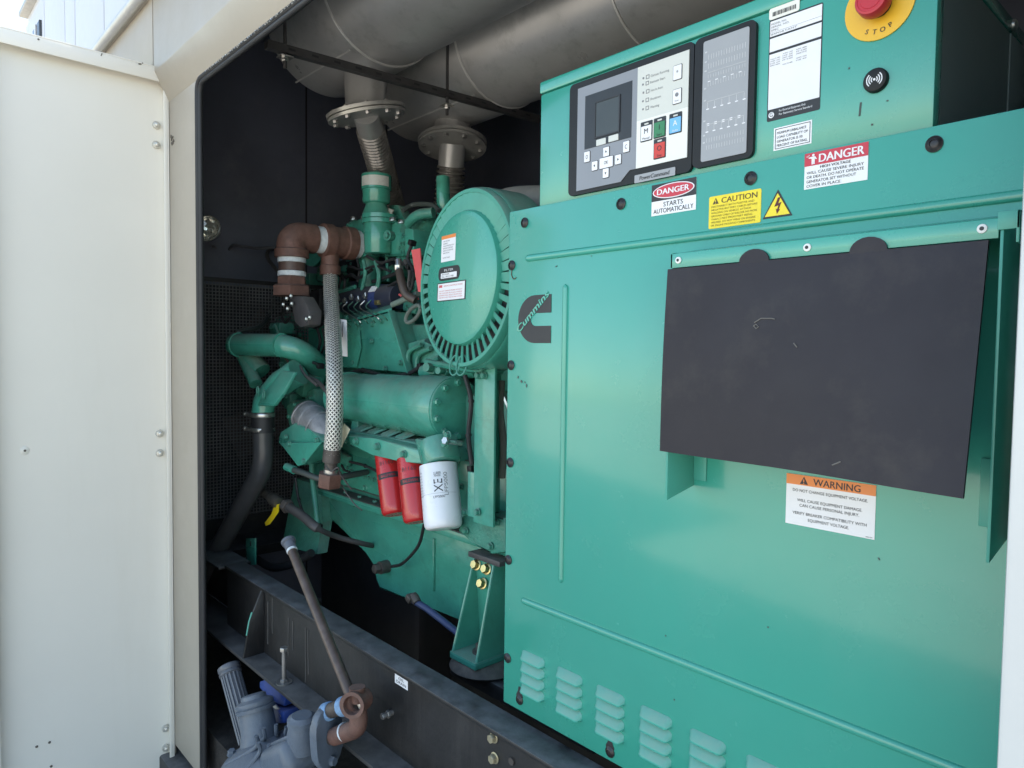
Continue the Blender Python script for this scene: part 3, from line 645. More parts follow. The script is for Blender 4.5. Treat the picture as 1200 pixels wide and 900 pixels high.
# start/stop keys with black heads
def big(cx, cy, wd, hg, m, txt, gl, gm):
    c = uv(cx, cy); bm = BM(); s_.rect(bm, c[0]-wd/2, c[1]-hg/2, c[0]+wd/2, c[1]+hg/2, T0, .002, .0008); cc.part('button_frame', bm, SCRB, op)
    b0, b1 = c[1]-hg/2+.0022, c[1]+hg/2-.0095
    bm = BM(); s_.rect(bm, c[0]-wd/2+.002, b0, c[0]+wd/2-.002, b1, T0+.0006, .0012, .0014); cc.part('button', bm, m, op)
    bm = BM(); s_.rect(bm, c[0]-wd*.17, c[1]+hg/2-.0068, c[0]+wd*.17, c[1]+hg/2-.0038, T0+.0008, 0, .0006); cc.part('button_lamp', bm, LFACE, op)
    bm = BM(); s_.text(bm, c[0], (b0+b1)/2-.001, (b1-b0)*.36, gl, T0+.0022, 'M', fit=wd*.4); s_.text(bm, c[0], b0+.002, (b1-b0)*.16, txt, T0+.0022, 'M', fit=wd*.7, bold=.01); cc.part('button_lettering', bm, gm, op)
big(758, 154, .0300, .0410, WPAP, 'Manual', 'M', INK); big(773.5, 149.5, .0300, .0410, BTNG, 'Start', 'I', INK); big(792, 144.5, .0300, .0410, BTNB, 'Auto', 'A', WPAP); big(773.5, 174, .0300, .0410, BTNR, 'Stop', 'O', INK)
# name plate on the bezel
a = rp(743, 203, 791, 208); pc = uv(767, 205.5)
pw = uv(791, 203)[0]-uv(743.5, 208)[0]; ph = .0165
bm = BM(); s_.rect(bm, pc[0]-pw/2, pc[1]-ph/2, pc[0]+pw/2, pc[1]+ph/2, BT, .002, .0008); cc.part('name_plate', bm, GFACE2, op)
bm = BM(); s_.text(bm, pc[0], pc[1]-.004, .0085, 'PowerCommand', BT+.0012, 'C', fit=pw*.74, shear=.15, bold=.02); cc.part('plate_lettering', bm, INK, op)
# annunciator
x0, x1 = B_(816, 120).x, B_(887, 105).x; z1 = (B_(822, 47).z+B_(880, 26).z)/2; z0 = (B_(819, 198).z+B_(880, 186).z)/2
s_ = cab_sheet(x0, z0); W2, H2 = x1-x0, z1-z0
bm = BM(); s_.rect(bm, 0, 0, W2, H2, -0.001, 0.013, BT); op = cc.part('annunciator_panel', bm, BEZ)
ix0, ix1 = uv(823, 120)[0], uv(876.5, 105)[0]; iz1, iz0 = uv(850, 40.5)[1], uv(850, 184)[1]
sub('annunciator_face', GFACE2, rect=(ix0, iz0, ix1, iz1), lift=BT-.001, thick=.0016, r=.004)
bm = BM(); bmw = BM(); iw, ih_ = ix1-ix0, iz1-iz0
for rows, v0, n_, tl in ((0, .86, 15, .042), (0, .785, 15, .042), (0, .70, 15, .03), (0, .635, 15, .035), (1, .46, 6, .05), (1, .27, 6, .05), (0, .17, 15, .035), (0, .11, 15, .035)):
    for k in range(n_):
        u = ix0+iw*(.13+.80*k/(n_-1)); v = iz0+ih_*v0
        s_.rect(bm, u-.0006, v-ih_*tl/2, u+.0006, v+ih_*tl/2, T0, 0, .0004)
        if rows: s_.rect(bmw, u-.003, v-ih_*tl/2-.002, u+.003, v-ih_*tl/2, T0, 0, .0004)
    if rows or v0 in (.70,): s_.rect(bm, ix0+iw*.12, iz0+ih_*v0+ih_*.03, ix0+iw*.94, iz0+ih_*v0+ih_*.03+.0008, T0, 0, .0004)
for v0 in (.655, .305, .29): 
    for k in range(5): s_.rect(bmw, ix0+iw*(.12+.17*k), iz0+ih_*v0, ix0+iw*(.18+.17*k), iz0+ih_*v0+.0014, T0, 0, .0004)
for v0 in (.90, .82, .745, .60, .50, .33, .21, .15): s_.rect(bm, ix0+iw*.04, iz0+ih_*v0, ix0+iw*.09, iz0+ih_*v0+.003, T0, 0, .0004)
cc.part('printed_scale', bm, mat('mid_grey_ink', (0.50, 0.50, 0.51), 0.4), op, kind='stuff'); cc.part('printed_mark', bmw, WPAP, op, kind='stuff')
# rating plate, barcode tag, unbalance label
s_, w_, h_ = quad_label(cc, ((901, 24), (964, 4), (962, 127), (900, 144)), YB)
bm = BM(); s_.rect(bm, 0, 0, w_, h_, .0002, .003); o = cc.part('rating_plate', bm, INK)
bm = BM()
for v0, v1 in ((.875, .985), (.685, .815), (.115, .66)): s_.rect(bm, w_*.02, h_*v0, w_*.985, h_*v1, .0008)
s_.rect(bm, w_*.02, h_*.835, w_*.985, h_*.872, .0008)
cc.part('plate_field', bm, GPAP if False else WPAP, o)
bm = BM()
for i in range(6):
    for k, (u, n_) in enumerate(((.04, 7), (.28, 6), (.54, 7))):
        if (i+k) % 5: s_.text(bm, w_*u, h_*(.625-.021*i), h_*.011, '0'*n_ if False else ('STANDBY KVA 400', 'VOLTS 480', 'AMPS 1203', 'HZ 60', 'RPM 1800', 'PF 0.80')[(i+2*k) % 6], L1, 'L', fit=w_*.19, bold=0) if False else s_.text(bm, w_*u, h_*(.625-.021*i), h_*.011, ('STANDBY KVA 400', 'VOLTS 480', 'AMPS 1203', 'HZ 60', 'RPM 1800', 'PF 0.80')[(i+2*k) % 6], .0017, 'L', fit=w_*.19, bold=.01)
for v, t, f in ((.945, 'MODEL NO.', .3), (.915, 'SERIAL NO.', .35), (.885, 'SPEC', .15), (.845, 'IMPORTANT', .5)): s_.text(bm, w_*.04, h_*v, h_*.018, t, .0017, 'L', fit=w_*f)
cc.part('plate_lettering', bm, INKG, o, kind='stuff')
bm = BM(); s_.text(bm, w_*.24, h_*.075, h_*.02, 'For Electrical Equipment Only', L1, 'L', fit=w_*.5); s_.text(bm, w_*.24, h_*.04, h_*.02, 'For Stationary Service Standard', L1, 'L', fit=w_*.62); s_.disc(bm, w_*.09, h_*.058, w_*.055, w_*.055, L1, 18); cc.part('plate_lettering', bm, WPAP, o, kind='stuff')
bm = BM(); s_.text(bm, w_*.09, h_*.040, h_*.042, 'G', L1+.0008, 'M', fit=w_*.06); cc.part('plate_mark', bm, INK, o)
s_, w_, h_ = quad_label(cc, ((902, 11), (938, -1), (937, 12), (902, 25)), YB)
bm = BM(); s_.rect(bm, 0, 0, w_, h_, .0012, .004); o = cc.part('asset_tag', bm, CPAP)
bm = BM(); u = w_*.12
while u < w_*.88:
    bw = random.choice((.0006, .0010, .0016)); s_.rect(bm, u, h_*.25, u+bw, h_*.62, .0020, 0, .0003); u += bw+random.choice((.0007, .0012))
cc.part('barcode', bm, INK, o)
s_, w_, h_ = quad_label(cc, ((907, 151), (952, 140), (951, 167), (907, 178)), YB)
bm = BM(); s_.rect(bm, 0, 0, w_, h_, .0002); o = cc.part('load_label', bm, WPAP)
bm = BM(); s_.ring(bm, w_*.04, h_*.06, w_*.96, h_*.94, .0009, .0008)
for i, t in enumerate(('MAXIMUM UNBALANCE', 'LOAD CAPABILITY OF', 'GENERATOR IS 50', 'PERCENT OF RATING.')): s_.text(bm, w_*.09, h_*(.70-.185*i), h_*.115, t, L1, 'L', fit=w_*.045*len(t), bold=0.01)
cc.part('lettering', bm, INK, o)
# emergency stop
c = B_(1031, 7); rr = c.z-B_(1033, 46).z
s_ = cab_sheet(c.x, c.z)
bm = BM(); s_.disc(bm, 0, 0, rr, rr, .0002, 48, .0025); es = cc.part('stop_collar', bm, YELP)
bm = BM(); 
for i, ch in enumerate('STOP'):
    a = rad(-116+18*i); s_.text(bm, rr*.80*math.cos(a), rr*.80*math.sin(a)-.001, rr*.145, ch, .0032, 'C', bold=.02, rot=a+rad(90))
cc.part('stop_lettering', bm, INK, es)
bm = BM(); lathe(bm, [(0, rr*.36), (.016, rr*.36)], c+Vector((0, -.0025, 0)), (0, -1, 0), 28); cc.part('stop_stem', bm, BEZ, es)
bm = BM(); lathe(bm, [(.014, rr*.36), (.017, rr*.47), (.020, rr*.49), (.034, rr*.475), (.038, rr*.44), (.0385, rr*.38), (.0375, rr*.37), (.0375, rr*.30), (.0383, rr*.29), (.0385, rr*.05)], c, (0, -1, 0), 36); cc.part('stop_button', bm, ESTOP, es)
# black sensor disc with radio arcs
c = B_(1027.5, 95); rr = (B_(1027, 81).z-B_(1027, 109).z)/2; s_ = cab_sheet(c.x, c.z)
bm = BM(); lathe(bm, [(0, rr), (.006, rr), (.009, rr*.92), (.010, rr*.8), (.010, rr*.1)], c, (0, -1, 0), 36); rd = cc.part('card_reader', bm, BEZ)
bm = BM(); s_.disc(bm, 0, 0, rr*.10, rr*.10, .0102, 12)
for k in (1, 2, 3):
    r_ = rr*(.10+.185*k)
    for sg in (0, 180):
        p = [(r_*math.cos(rad(sg+a_)), r_*math.sin(rad(sg+a_))) for a_ in range(-48, 49, 12)]; q = [(1-.0022/r_)*u for u, v in p]
        s_.poly(bm, p + [((r_-.0016)*math.cos(rad(sg+a_)), (r_-.0016)*math.sin(rad(sg+a_))) for a_ in range(48, -49, -12)], .0102)
cc.part('radio_symbol', bm, WPAP, rd)

# ================================================================== EXHAUST
def muffler(name, label, Y, zc, R, xn, zf, xl, seams, group, low=None):
    t = Thing(name, label, 'silencer', (xn, Y, zc-R), group)
    bm = BM(); lathe(bm, [(0, R*.2), (.010, R*.80), (.03, R*.95), (.055, R*1.03), (seams[0]-xl-.02, R*1.03), (seams[0]-xl, R*1.0), (0.5-xl, R)], (xl, Y, zc), (1, 0, 0), 72); t.part('silencer_body', bm, EXH)
    bm = BM()
    for sx in seams:
        M = [(sx, Y+(R*1.004)*math.cos(a), zc+(R*1.004)*math.sin(a)) for a in [2*math.pi*k/60 for k in range(61)]]; tube(bm, M, .006, 6)
    tube(bm, [(xl+.03, Y-R*1.03*math.sin(rad(28)), zc-R*1.03*math.cos(rad(28))), (seams[0]-.03, Y-R*1.03*math.sin(rad(28)), zc-R*1.03*math.cos(rad(28)))], .004, 6)
    t.part('weld_seam', bm, mat('weld_bead', (0.62, 0.61, 0.59), 0.4, 0.3), kind='stuff')
    bm = BM(); lathe(bm, [(0, .095), (.02, .085), (zc-R*.75-zf, .092), (zc-R*.6-zf, .11)], (xn, Y, zf), (0, 0, 1), 36); t.part('outlet_neck', bm, EXH)
    fo = Vector((xn, Y, zf)); fa = Vector((-.02, -.24, 1)).normalized() if Y < 2 else Vector((-.13, .12, 1)).normalized(); fM = frame_of(fa)
    bm = BM(); lathe(bm, [(0, .09), (0, .168), (.014, .168), (.014, .08)], fo-fa*.014, fa, 48); lathe(bm, [(0, .055), (0, .165), (.012, .165), (.012, .055)], fo-fa*.030, fa, 48); fg = t.part('pipe_flange', bm, mat('flange_steel', (0.46, 0.45, 0.43), 0.36, 0.5, dirt=.4))
    nb = MATS.get('flange_bolt')
    if nb is None:
        b = BM(); lathe(b, [(-.022, .007), (.030, .007)], (0, 0, 0), (0, 0, 1), 8); hexprism(b, (0, 0, -.012), (0, 0, -1), .022, .012); hexprism(b, (0, 0, .016), (0, 0, 1), .022, .010); nb = MATS['flange_bolt'] = mesh_of('flange_bolt', b, mat('flange_bolt_steel', (0.36, 0.35, 0.34), 0.35, 0.8))
    for k in range(10):
        a = 2*math.pi*(k+.3)/10; t.inst('flange_bolt', nb, M4(fo-fa*.018 + fM @ Vector((.140*math.cos(a), .140*math.sin(a), 0)), fa), fg)
    return t
def bellows(p0, fa, p1, r, label, group):
    t = Thing('exhaust_bellows', label, 'exhaust pipe', p1[-1], group)
    p0 = Vector(p0)
    p1 = Vector(p1[-1]); path = [p0.lerp(p1, i/60) for i in range(61)]
    cum = [0]
    for a, b in zip(path, path[1:]): cum.append(cum[-1]+(b-a).length)
    k0 = next(i for i, c in enumerate(cum) if c > .10)
    bm = BM(); tube(bm, path[:k0+2], r*.88, 32); t.part('pipe_end', bm, EXH)
    Ltot = cum[-1]; n = int((Ltot-.10)/.022); pts = []; rr = []
    def P_(s_):
        j = 0
        while j < len(cum)-2 and cum[j+1] < s_: j += 1
        return path[j].lerp(path[j+1], min(1, max(0, (s_-cum[j])/(cum[j+1]-cum[j]))))
    for k in range(n):
        s0 = .105+k*.022
        for ds, q in ((0, .76), (.004, .80), (.0075, .98), (.011, 1.0), (.0145, .98), (.018, .80)):
            pts.append(P_(s0+ds)); rr.append(r*q*(1+.12*k/n))
    bm = BM(); tube(bm, pts, r, 36, radii=rr); t.part('bellows', bm, EXHB, ang=70)
    return t
m1 = muffler('exhaust_silencer', 'large grey exhaust silencer drum nearer to the open side', 1.60, 3.10, 0.275, -2.69, 2.665, -3.10, (-2.56, -1.75, -0.9), 'grey exhaust silencers under the roof', at(474, 268, 2.20))
m2 = muffler('exhaust_silencer', 'grey exhaust silencer drum above the control cabinet, behind its twin', 2.15, 3.03, 0.275, -2.80, 2.672, -3.20, (-2.44, -1.62, -0.8), 'grey exhaust silencers under the roof', at(524, 262, 2.30))
bellows((-2.69, 1.60, 2.655), None, [at(446, 190, 1.80), at(461, 238, 1.95), at(469, 275, 2.27)], .064, 'brownish exhaust bellows rising beside the green regulator cap', 'corrugated exhaust bellows')
bellows((-2.80, 2.15, 2.665), None, [at(533, 205, 2.16), at(529, 235, 2.19), at(524, 265, 2.22)], .072, 'brownish exhaust bellows rising behind the round air cleaner', 'corrugated exhaust bellows')
# strut rail with hanger rods
def beam_pts(x, y0, y1, z0, z1): return (x, y0, z0), (x, y1, z1)
sr = Thing('strut_rail', 'dark slotted strut rail hung under the silencers', 'rail', (-2.45, 1.06, 2.70))
bm = BM(); a0, a1 = Vector((-2.45, 1.06, 2.709)), Vector((-2.45, 2.40, 2.755)); dd = (a1-a0).normalized()
up = Vector((0, 0, 1)); sdv = Vector((1, 0, 0))
pr = [(u*.68, v*.68) for u, v in [(-.021, -.021), (.021, -.021), (.021, .021), (.010, .021), (.010, .018), (.018, .018), (.018, -.018), (-.018, -.018), (-.018, .018), (-.010, .018), (-.010, .021), (-.021, .021)]]
prism(bm, [a0 + sdv*u + up*v for u, v in pr], a1-a0); DKS = mat('dark_galvanised', (0.085, 0.083, 0.085), 0.45, 0.6, var=.2); sr.part('channel', bm, DKS)
for k in range(1, 15):
    q = a0+(a1-a0)*(k/15.0); bm = BM(); box(bm, q+Vector((.0146, 0, 0)), (.001, .026, .008)); sr.part('slot', bm, INK)
for px, py in ((334, 60), (524, 118)):
    q = atx(px, py, -2.45); bm = BM(); cyl(bm, (-2.45, q.y, q.z-.06), (-2.45, q.y, 3.42), .0065, n=10); hr = sr.part('hanger_rod', bm, DKS)
    bm = BM(); hexprism(bm, (-2.45, q.y, q.z-.023), (0, 0, -1), .022, .012); sr.part('rod_nut', bm, STEEL, hr); bm = BM(); box(bm, (-2.45, q.y, q.z-.021), (.045, .045, .004)); sr.part('washer', bm, STEEL, hr)

# ================================================================== RADIATOR GUARD, FAN
XM = -3.52
rg = Thing('radiator_guard', 'black wire mesh guard in front of the radiator', 'guard', (XM, 2.0, .7))
bm = BM(); st_ = .0165; y0g, y1g, z0g, z1g = 1.12, 2.45, .80, 1.98; r_ = .0013
n = int((y1g-y0g)/st_)
def bar4(bm, a, b, r):
    a, b = Vector(a), Vector(b); d = (b-a).normalized(); n1 = d.orthogonal().normalized(); n2 = d.cross(n1)
    A_ = [bm.verts.new(a+n1*r*s+n2*r*t) for s, t in ((1, 1), (-1, 1), (-1, -1), (1, -1))]; Bv = [bm.verts.new(b+n1*r*s+n2*r*t) for s, t in ((1, 1), (-1, 1), (-1, -1), (1, -1))]
    for k in range(4): bm.faces.new((A_[k], A_[(k+1) % 4], Bv[(k+1) % 4], Bv[k]))
for k in range(n+1): bar4(bm, (XM, y0g+k*st_, z0g), (XM, y0g+k*st_, z1g), r_*1.35)
for k in range(int((z1g-z0g)/st_)+1): bar4(bm, (XM+.003, y0g, z0g+k*st_), (XM+.003, y1g, z0g+k*st_), r_*1.35)
rg.part('wire_mesh', bm, MESHM, kind='stuff')
bm = BM()
for a, b in (((y0g, z0g), (y1g, z0g)), ((y0g, z1g), (y1g, z1g)), ((y0g, z0g), (y0g, z1g)), ((y1g, z0g), (y1g, z1g))): box(bm, (XM, (a[0]+b[0])/2, (a[1]+b[1])/2), (.02, abs(a[0]-b[0])+.02, abs(a[1]-b[1])+.02))
rg.part('guard_frame', bm, BLK)
rd_ = Thing('radiator', 'dark radiator core and shroud behind the wire guard', 'radiator', (XM-.4, 2, .6))
bm = BM(); bx(bm, XM-.34, XM-.30, 1.03, 2.95, .5, 1.98); rd_.part('core', bm, mat('radiator_core', (0.03, 0.03, 0.03), .7, dirt=.5, dirtcol=(.08, .07, .055)))
bm = BM(); bx(bm, XM-.30, XM-.02, 1.05, 1.08, .6, 1.98); bx(bm, XM-.30, XM-.02, 1.08, 2.8, .6, .63); rd_.part('shroud', bm, BLK)
fn_ = Thing('engine_fan', 'dark bladed cooling fan half seen through the wire guard', 'fan', (XM-.12, 1.95, 1.0))
bm = BM(); cyl(bm, (XM-.16, 1.95, 1.4), (XM-.05, 1.95, 1.4), .12, n=24); fn_.part('hub', bm, DGREY)
FB = mat('fan_blade', (0.085, 0.072, 0.060), .6, var=.3, dirt=.5)
for k in range(6):
    a = 2*math.pi*k/6+.35; R = Matrix.Rotation(a, 3, 'X'); bm = BM()
    pts = [R @ Vector((0, .10, -.05)), R @ Vector((-.04, .60, -.10)), R @ Vector((.05, .62, .12)), R @ Vector((.05, .10, .06))]
    prism(bm, [p+Vector((XM-.12, 1.95, 1.4)) for p in pts], (.006, 0, 0)); fn_.part('fan_blade', bm, FB)

# ================================================================== ENGINE
eg = Thing('gas_engine', 'dusty green painted gas engine beside the teal cover', 'engine', (-2.4, 1.9, .6))
def E(*a): return at(*a)
# crankcase and heads
bm = BM(); bx(bm, -3.15, -1.42, 1.56, 2.5, 1.02, 1.50, .02); blk = eg.part('crankcase', bm, ENGC)
bm = BM(); bx(bm, -3.10, -1.45, 1.70, 2.4, 1.50, 1.76, .02); eg.part('cylinder_bank', bm, ENGC)
# side cover plate with bolts and faint foundry marks
bm = BM(); bx(bm, -2.95, -1.60, 1.545, 1.56, 1.05, 1.27, .006); scv = eg.part('side_cover', bm, ENG)
UB = unit_bolt(ENG, .020)
for k in range(9):
    for zz in (1.07, 1.25): eg.inst('bolt', UB, M4((-2.9+k*.155, 1.545, zz), (0, -1, 0)), scv)
# pan ledge, shallow pan and deep sump
zl = at(380, 572, 1.52).z
bm = BM(); bx(bm, -2.93, -1.5, 1.50, 2.4, zl-.030, zl, .006); pl_ = eg.part('pan_ledge', bm, ENG)
for k in range(11): eg.inst('bolt', unit_bolt(ENGC, .016), M4((-2.85+k*.12, 1.53, zl), (0, 0, 1)), pl_)
bm = BM(); zs = at(400, 612, 1.56).z; zd = at(443, 690, 1.56).z; xd = at(443, 690, 1.56).x
xs0 = at(384, 590, 1.56).x
prism(bm, [(xs0, 1.56, zl-.03), (xs0, 1.56, zs+.02), (xs0+.03, 1.56, zs-.01), (xd-.10, 1.56, zs-.09), (xd-.02, 1.56, zs-.12), (xd, 1.56, zs-.18), (xd, 1.56, zd), (-1.93, 1.56, zd+.03), (-1.5, 1.56, zl-.25), (-1.45, 1.56, zl-.03)], (0, .8, 0), .012); sm = eg.part('oil_sump', bm, ENG)
bm = BM(); q = at(452, 664, 1.55); cyl(bm, q+Vector((0, .02, 0)), q+Vector((0, -.03, 0)), .026, n=16); hexprism(bm, q+Vector((0, -.03, 0)), (0, -1, 0), .035, .025); eg.part('drain_plug', bm, IRON, sm)
# flywheel housing behind the brackets
bm = BM(); bx(bm, -1.62, -1.40, 1.50, 2.4, .85, 1.45, .03); eg.part('flywheel_housing', bm, ENGC)
# inlet manifold box: large flat plates
Yp = 1.62
P = lambda px, py, y=Yp: at(px, py, y)
bm = BM(); prism(bm, [P(401, 381), P(459, 365), P(481, 437), P(396, 430)], (0, .10, 0), .004); mb = eg.part('manifold_box', bm, ENG)
bm = BM(); prism(bm, [P(401, 380), P(459, 364), P(462, 355, 1.78), P(404, 368, 1.78)], (0, 0, .012), .002); eg.part('manifold_lid', bm, ENG, mb)
bm = BM(); prism(bm, [P(409, 378, 1.615), P(421, 375, 1.615), P(424, 408, 1.615), P(419, 430, 1.615), P(413, 430, 1.615)], (0, -.006, 0), .0015); eg.part('web_rib', bm, ENG, mb)
q0, q1 = P(461, 364), P(483, 437); bm = BM(); bar = [q0, q0+Vector((.010, 0, 0)), q1+Vector((.010, 0, 0)), q1]; prism(bm, bar, (0, -.03, 0), .001); eg.part('end_flange', bm, ENG, mb)
for px in (410, 422, 437, 448):
    q = P(px, 388-(px-410)*.30, 1.62); eg.inst('bolt', unit_bolt(ENGC, .018), M4(q, (0, -1, 0)), mb)
bm = BM()
prism(bm, [P(331, 378, 1.75), P(400, 365, 1.75), P(400, 425, 1.75), P(352, 425, 1.75), P(336, 392, 1.75)], (0, .12, 0), .006); eg.part('manifold_box', bm, ENG)
bm = BM(); prism(bm, [P(321, 372, 1.70), P(343, 366, 1.70), P(346, 378, 1.70), P(335, 380, 1.70), P(338, 392, 1.70), P(328, 392, 1.70)], (0, .06, 0), .006); eg.part('lifting_bracket', bm, ENGC)
bm = BM(); prism(bm, [P(467, 352, 1.9), P(540, 352, 1.9), P(540, 432, 1.9), P(487, 432, 1.9)], (0, .05, 0)); eg.part('rear_plate', bm, ENG)
# cylinder heads further back
bm = BM()
bx(bm, -3.15, -1.7, 1.95, 2.5, 1.76, 1.93, .02); eg.part('cylinder_head', bm, ENGC)
for k in range(6):
    bm = BM(); x = -3.05+k*.225; bx(bm, x, x+.19, 2.0, 2.3, 1.93, 2.03, .02); eg.part('rocker_cover', bm, ENGC)
# gear case castings right below the air cleaner
bm = BM(); q = P(505, 425, 1.62)
prism(bm, [P(476, 402, 1.63), P(497, 396, 1.63), P(520, 415, 1.63), P(556, 425, 1.63), P(556, 438, 1.63), P(500, 440, 1.63), P(484, 436, 1.63)], (0, .16, 0), .012); gc = eg.part('gear_casting', bm, ENGC)
for pts in (((478, 428), (480, 412), (494, 404)), ((488, 434), (491, 416), (505, 408)), ((498, 438), (503, 424), (515, 419))):
    bm = BM(); tube(bm, smooth([P(*p, 1.615) for p in pts], 6), .010, 8); eg.part('casting_rib', bm, ENGC, gc)
bm = BM(); cyl(bm, P(497, 436, 1.60), P(560, 434, 1.60), .028, n=18); eg.part('oil_pipe', bm, ENG)
# oil cooler cylinder
Yo = 1.52; zc_ = (at(531, 479, Yo).z); xe = at(533, 479, Yo).x; xs_ = at(404, 471, Yo).x; R = .108
bm = BM(); lathe(bm, [(0, R*.90), (.012, R), (.05, R), (.052, R*.95), (.28, R*.95), (.285, R*.99), (xe-xs_-.20, R*1.0), (xe-xs_-.17, R*1.05), (xe-xs_-.006, R*1.06), (xe-xs_, R*1.04)], (xs_, Yo, zc_), (1, 0, 0), 56); oc = eg.part('oil_cooler', bm, ENG, label='fat green oil cooler drum with a bolted round end')
bm = BM(); lathe(bm, [(0, R*1.02), (.008, R*1.02), (.011, R*.98)], (xe, Yo, zc_), (1, 0, 0), 48); ep = eg.part('end_plate', bm, ENG, oc)
ebm = unit_bolt(ENG, .019)
for k in range(10):
    a = 2*math.pi*(k+.5)/10; eg.inst('end_bolt', ebm, M4((xe+.011, Yo+R*.86*math.cos(a), zc_+R*.86*math.sin(a)), (1, 0, 0)), oc)
# cooler saddle, ribbed rail and filter head under the drum
z1_ = zc_-R*1.0
bm = BM(); x0s, x1s = at(410, 512, 1.46).x, at(505, 512, 1.46).x
bx(bm, x0s, x1s, 1.44, 1.62, z1_-.055, z1_-.015, .006); sd2 = eg.part('cooler_saddle', bm, ENGC)
for k in range(4):
    x = x0s+.05+k*.10; bm = BM(); prism(bm, [(x, 1.445, z1_-.018), (x+.05, 1.445, z1_-.018), (x+.075, 1.50, z1_+.004), (x+.02, 1.50, z1_+.004)], (0, .01, .012)); eg.part('saddle_rib', bm, ENGC, sd2)
for px, py in ((415, 498), (504, 505)):
    q = at(px, py, 1.47); bm = BM(); prism(bm, [q+Vector((-.035, 0, -.05)), q+Vector((.035, 0, -.05)), q+Vector((.02, 0, .045)), q+Vector((-.02, 0, .045))], (0, .08, 0), .006); eg.part('saddle_foot', bm, ENGC, sd2)
fhz = at(450, 526, 1.43).z
bm = BM(); prism(bm, [at(406, 509, 1.39), at(440, 514, 1.39), at(498, 528, 1.39), at(504, 546, 1.39), at(470, 541, 1.39), at(436, 533, 1.39), at(410, 522, 1.39)], (0, .20, 0), .008); fh = eg.part('filter_head', bm, ENG)
q = at(514, 530, 1.43); bm = BM(); cyl(bm, at(513, 516, 1.43), at(518, 543, 1.42), .066, .064, 28, .006); eg.part('filter_neck', bm, ENG, fh)
bm = BM(); prism(bm, [at(486, 514, 1.385), at(497, 516, 1.385), at(503, 541, 1.385), at(493, 544, 1.385)], (0, .04, 0), .004); eg.part('filter_lug', bm, ENGC, fh)
for px, py in ((496, 522), (523, 520), (526, 510), (443, 523), (474, 532), (418, 517)): eg.inst('bolt', unit_bolt(ENGC, .020), M4(at(px, py, 1.385 if px > 505 else (1.382 if px > 480 else 1.388)), (0, -1, 0)), fh)
q = at(524, 517, 1.36); bm = BM(); hexprism(bm, q, (.3, -1, .3), .022, .016); cyl(bm, q, q+Vector((.01, .05, -.01)), .008, n=8); eg.part('drain_cock', bm, STEEL, fh)
# strap bracket rising to the air cleaner
bm = BM(); q0, q1 = at(558, 427, 1.42), at(558, 612, 1.42)
bx(bm, q0.x, q0.x+.095, 1.415, 1.425, q1.z, q0.z, .002); bx(bm, q0.x, q0.x+.008, 1.425, 1.52, q1.z, q0.z, .002); bk = eg.part('strap_bracket', bm, ENG)
bm = BM(); q = at(551, 552, 1.44); q2 = at(551, 604, 1.44); bx(bm, q.x, q.x+.035, 1.43, 1.438, q2.z, q.z, .002); eg.part('strap_tab', bm, ENG, bk)
# flywheel corner casting above the mount
bm = BM(); prism(bm, [at(540, 606, 1.46), at(557, 592, 1.46), at(560, 602, 1.46), at(592, 606, 1.46), at(592, 648, 1.46), at(575, 650, 1.46), at(553, 632, 1.46), at(536, 624, 1.46)], (0, .14, 0), .010); eg.part('flywheel_lug', bm, ENGC)
# engine mount
Yt, Yb_ = 1.46, 1.36
tl, tr, bl, br = at(554, 655, Yt), at(579, 661, Yt), at(527, 771, Yb_), at(557, 786, Yb_)
tr.z = tl.z = (tl.z+tr.z)/2; bl.z = br.z = (bl.z+br.z)/2
mt = Thing('engine_mount', 'green wedge shaped engine mount with yellow plated bolts on a rubber foot', 'engine mount', (bl.x, 1.45, bl.z))
bk_t, bk_b = Vector((0, .12, 0)), Vector((0, .21, 0)); rb = .010
ux = Vector((rb, 0, 0))
for a, b in ((tl, bl), (tr-ux, br-ux)):
    bm = BM(); v = [a, a+ux, b+ux, b]; w2 = [a+bk_t, a+ux+bk_t, b+ux+bk_b, b+bk_b]
    V = [bm.verts.new(p) for p in v+w2]
    for f in ((0, 1, 2, 3), (7, 6, 5, 4), (0, 4, 5, 1), (1, 5, 6, 2), (2, 6, 7, 3), (3, 7, 4, 0)): bm.faces.new([V[i] for i in f])
    bmesh.ops.bevel(bm, geom=bm.edges[:], offset=.002, segments=2, affect='EDGES'); mt.part('side_plate', bm, ENG)
bm = BM(); rec = Vector((0, .055, 0)); V = [tl+ux+Vector((0, .004, 0)), tr-ux+Vector((0, .004, 0)), br-ux+Vector((0, .12, 0)), bl+ux+Vector((0, .12, 0))]
prism(bm, V, (0, .01, 0)); bp_ = mt.part('back_plate', bm, ENG)
bm = BM(); prism(bm, [bl+Vector((0, .0, .0)), br, br+Vector((0, .21, 0)), bl+Vector((0, .21, 0))], (0, 0, .022), .002); mt.part('foot_plate', bm, ENG)
bm = BM(); c = (tl+tr)/2; box(bm, c+Vector((.012, .06, .012)), (tr.x-tl.x+.05, .14, .018), None, .003); mt.part('cap_plate', bm, DGREY)
nl = (tl-bl).normalized(); nrm_ = Vector((1, 0, 0)).cross(nl).normalized(); 
if nrm_.y > 0: nrm_ = -nrm_
GB = unit_bolt(GOLD, .026)
for px, py in ((559, 662), (571, 667), (566, 684)):
    mt.inst('plated_bolt', GB, M4(at(px, py, Yt-(.0 if py < 675 else .004)), nrm_))
bm = BM(); q = (bl+br)/2+Vector((.01, .07, .022)); hexprism(bm, q, (0, 0, 1), .036, .028); lathe(bm, [(0, .03), (.006, .03)], q, (0, 0, 1), 20); mt.part('foot_nut', bm, IRON)
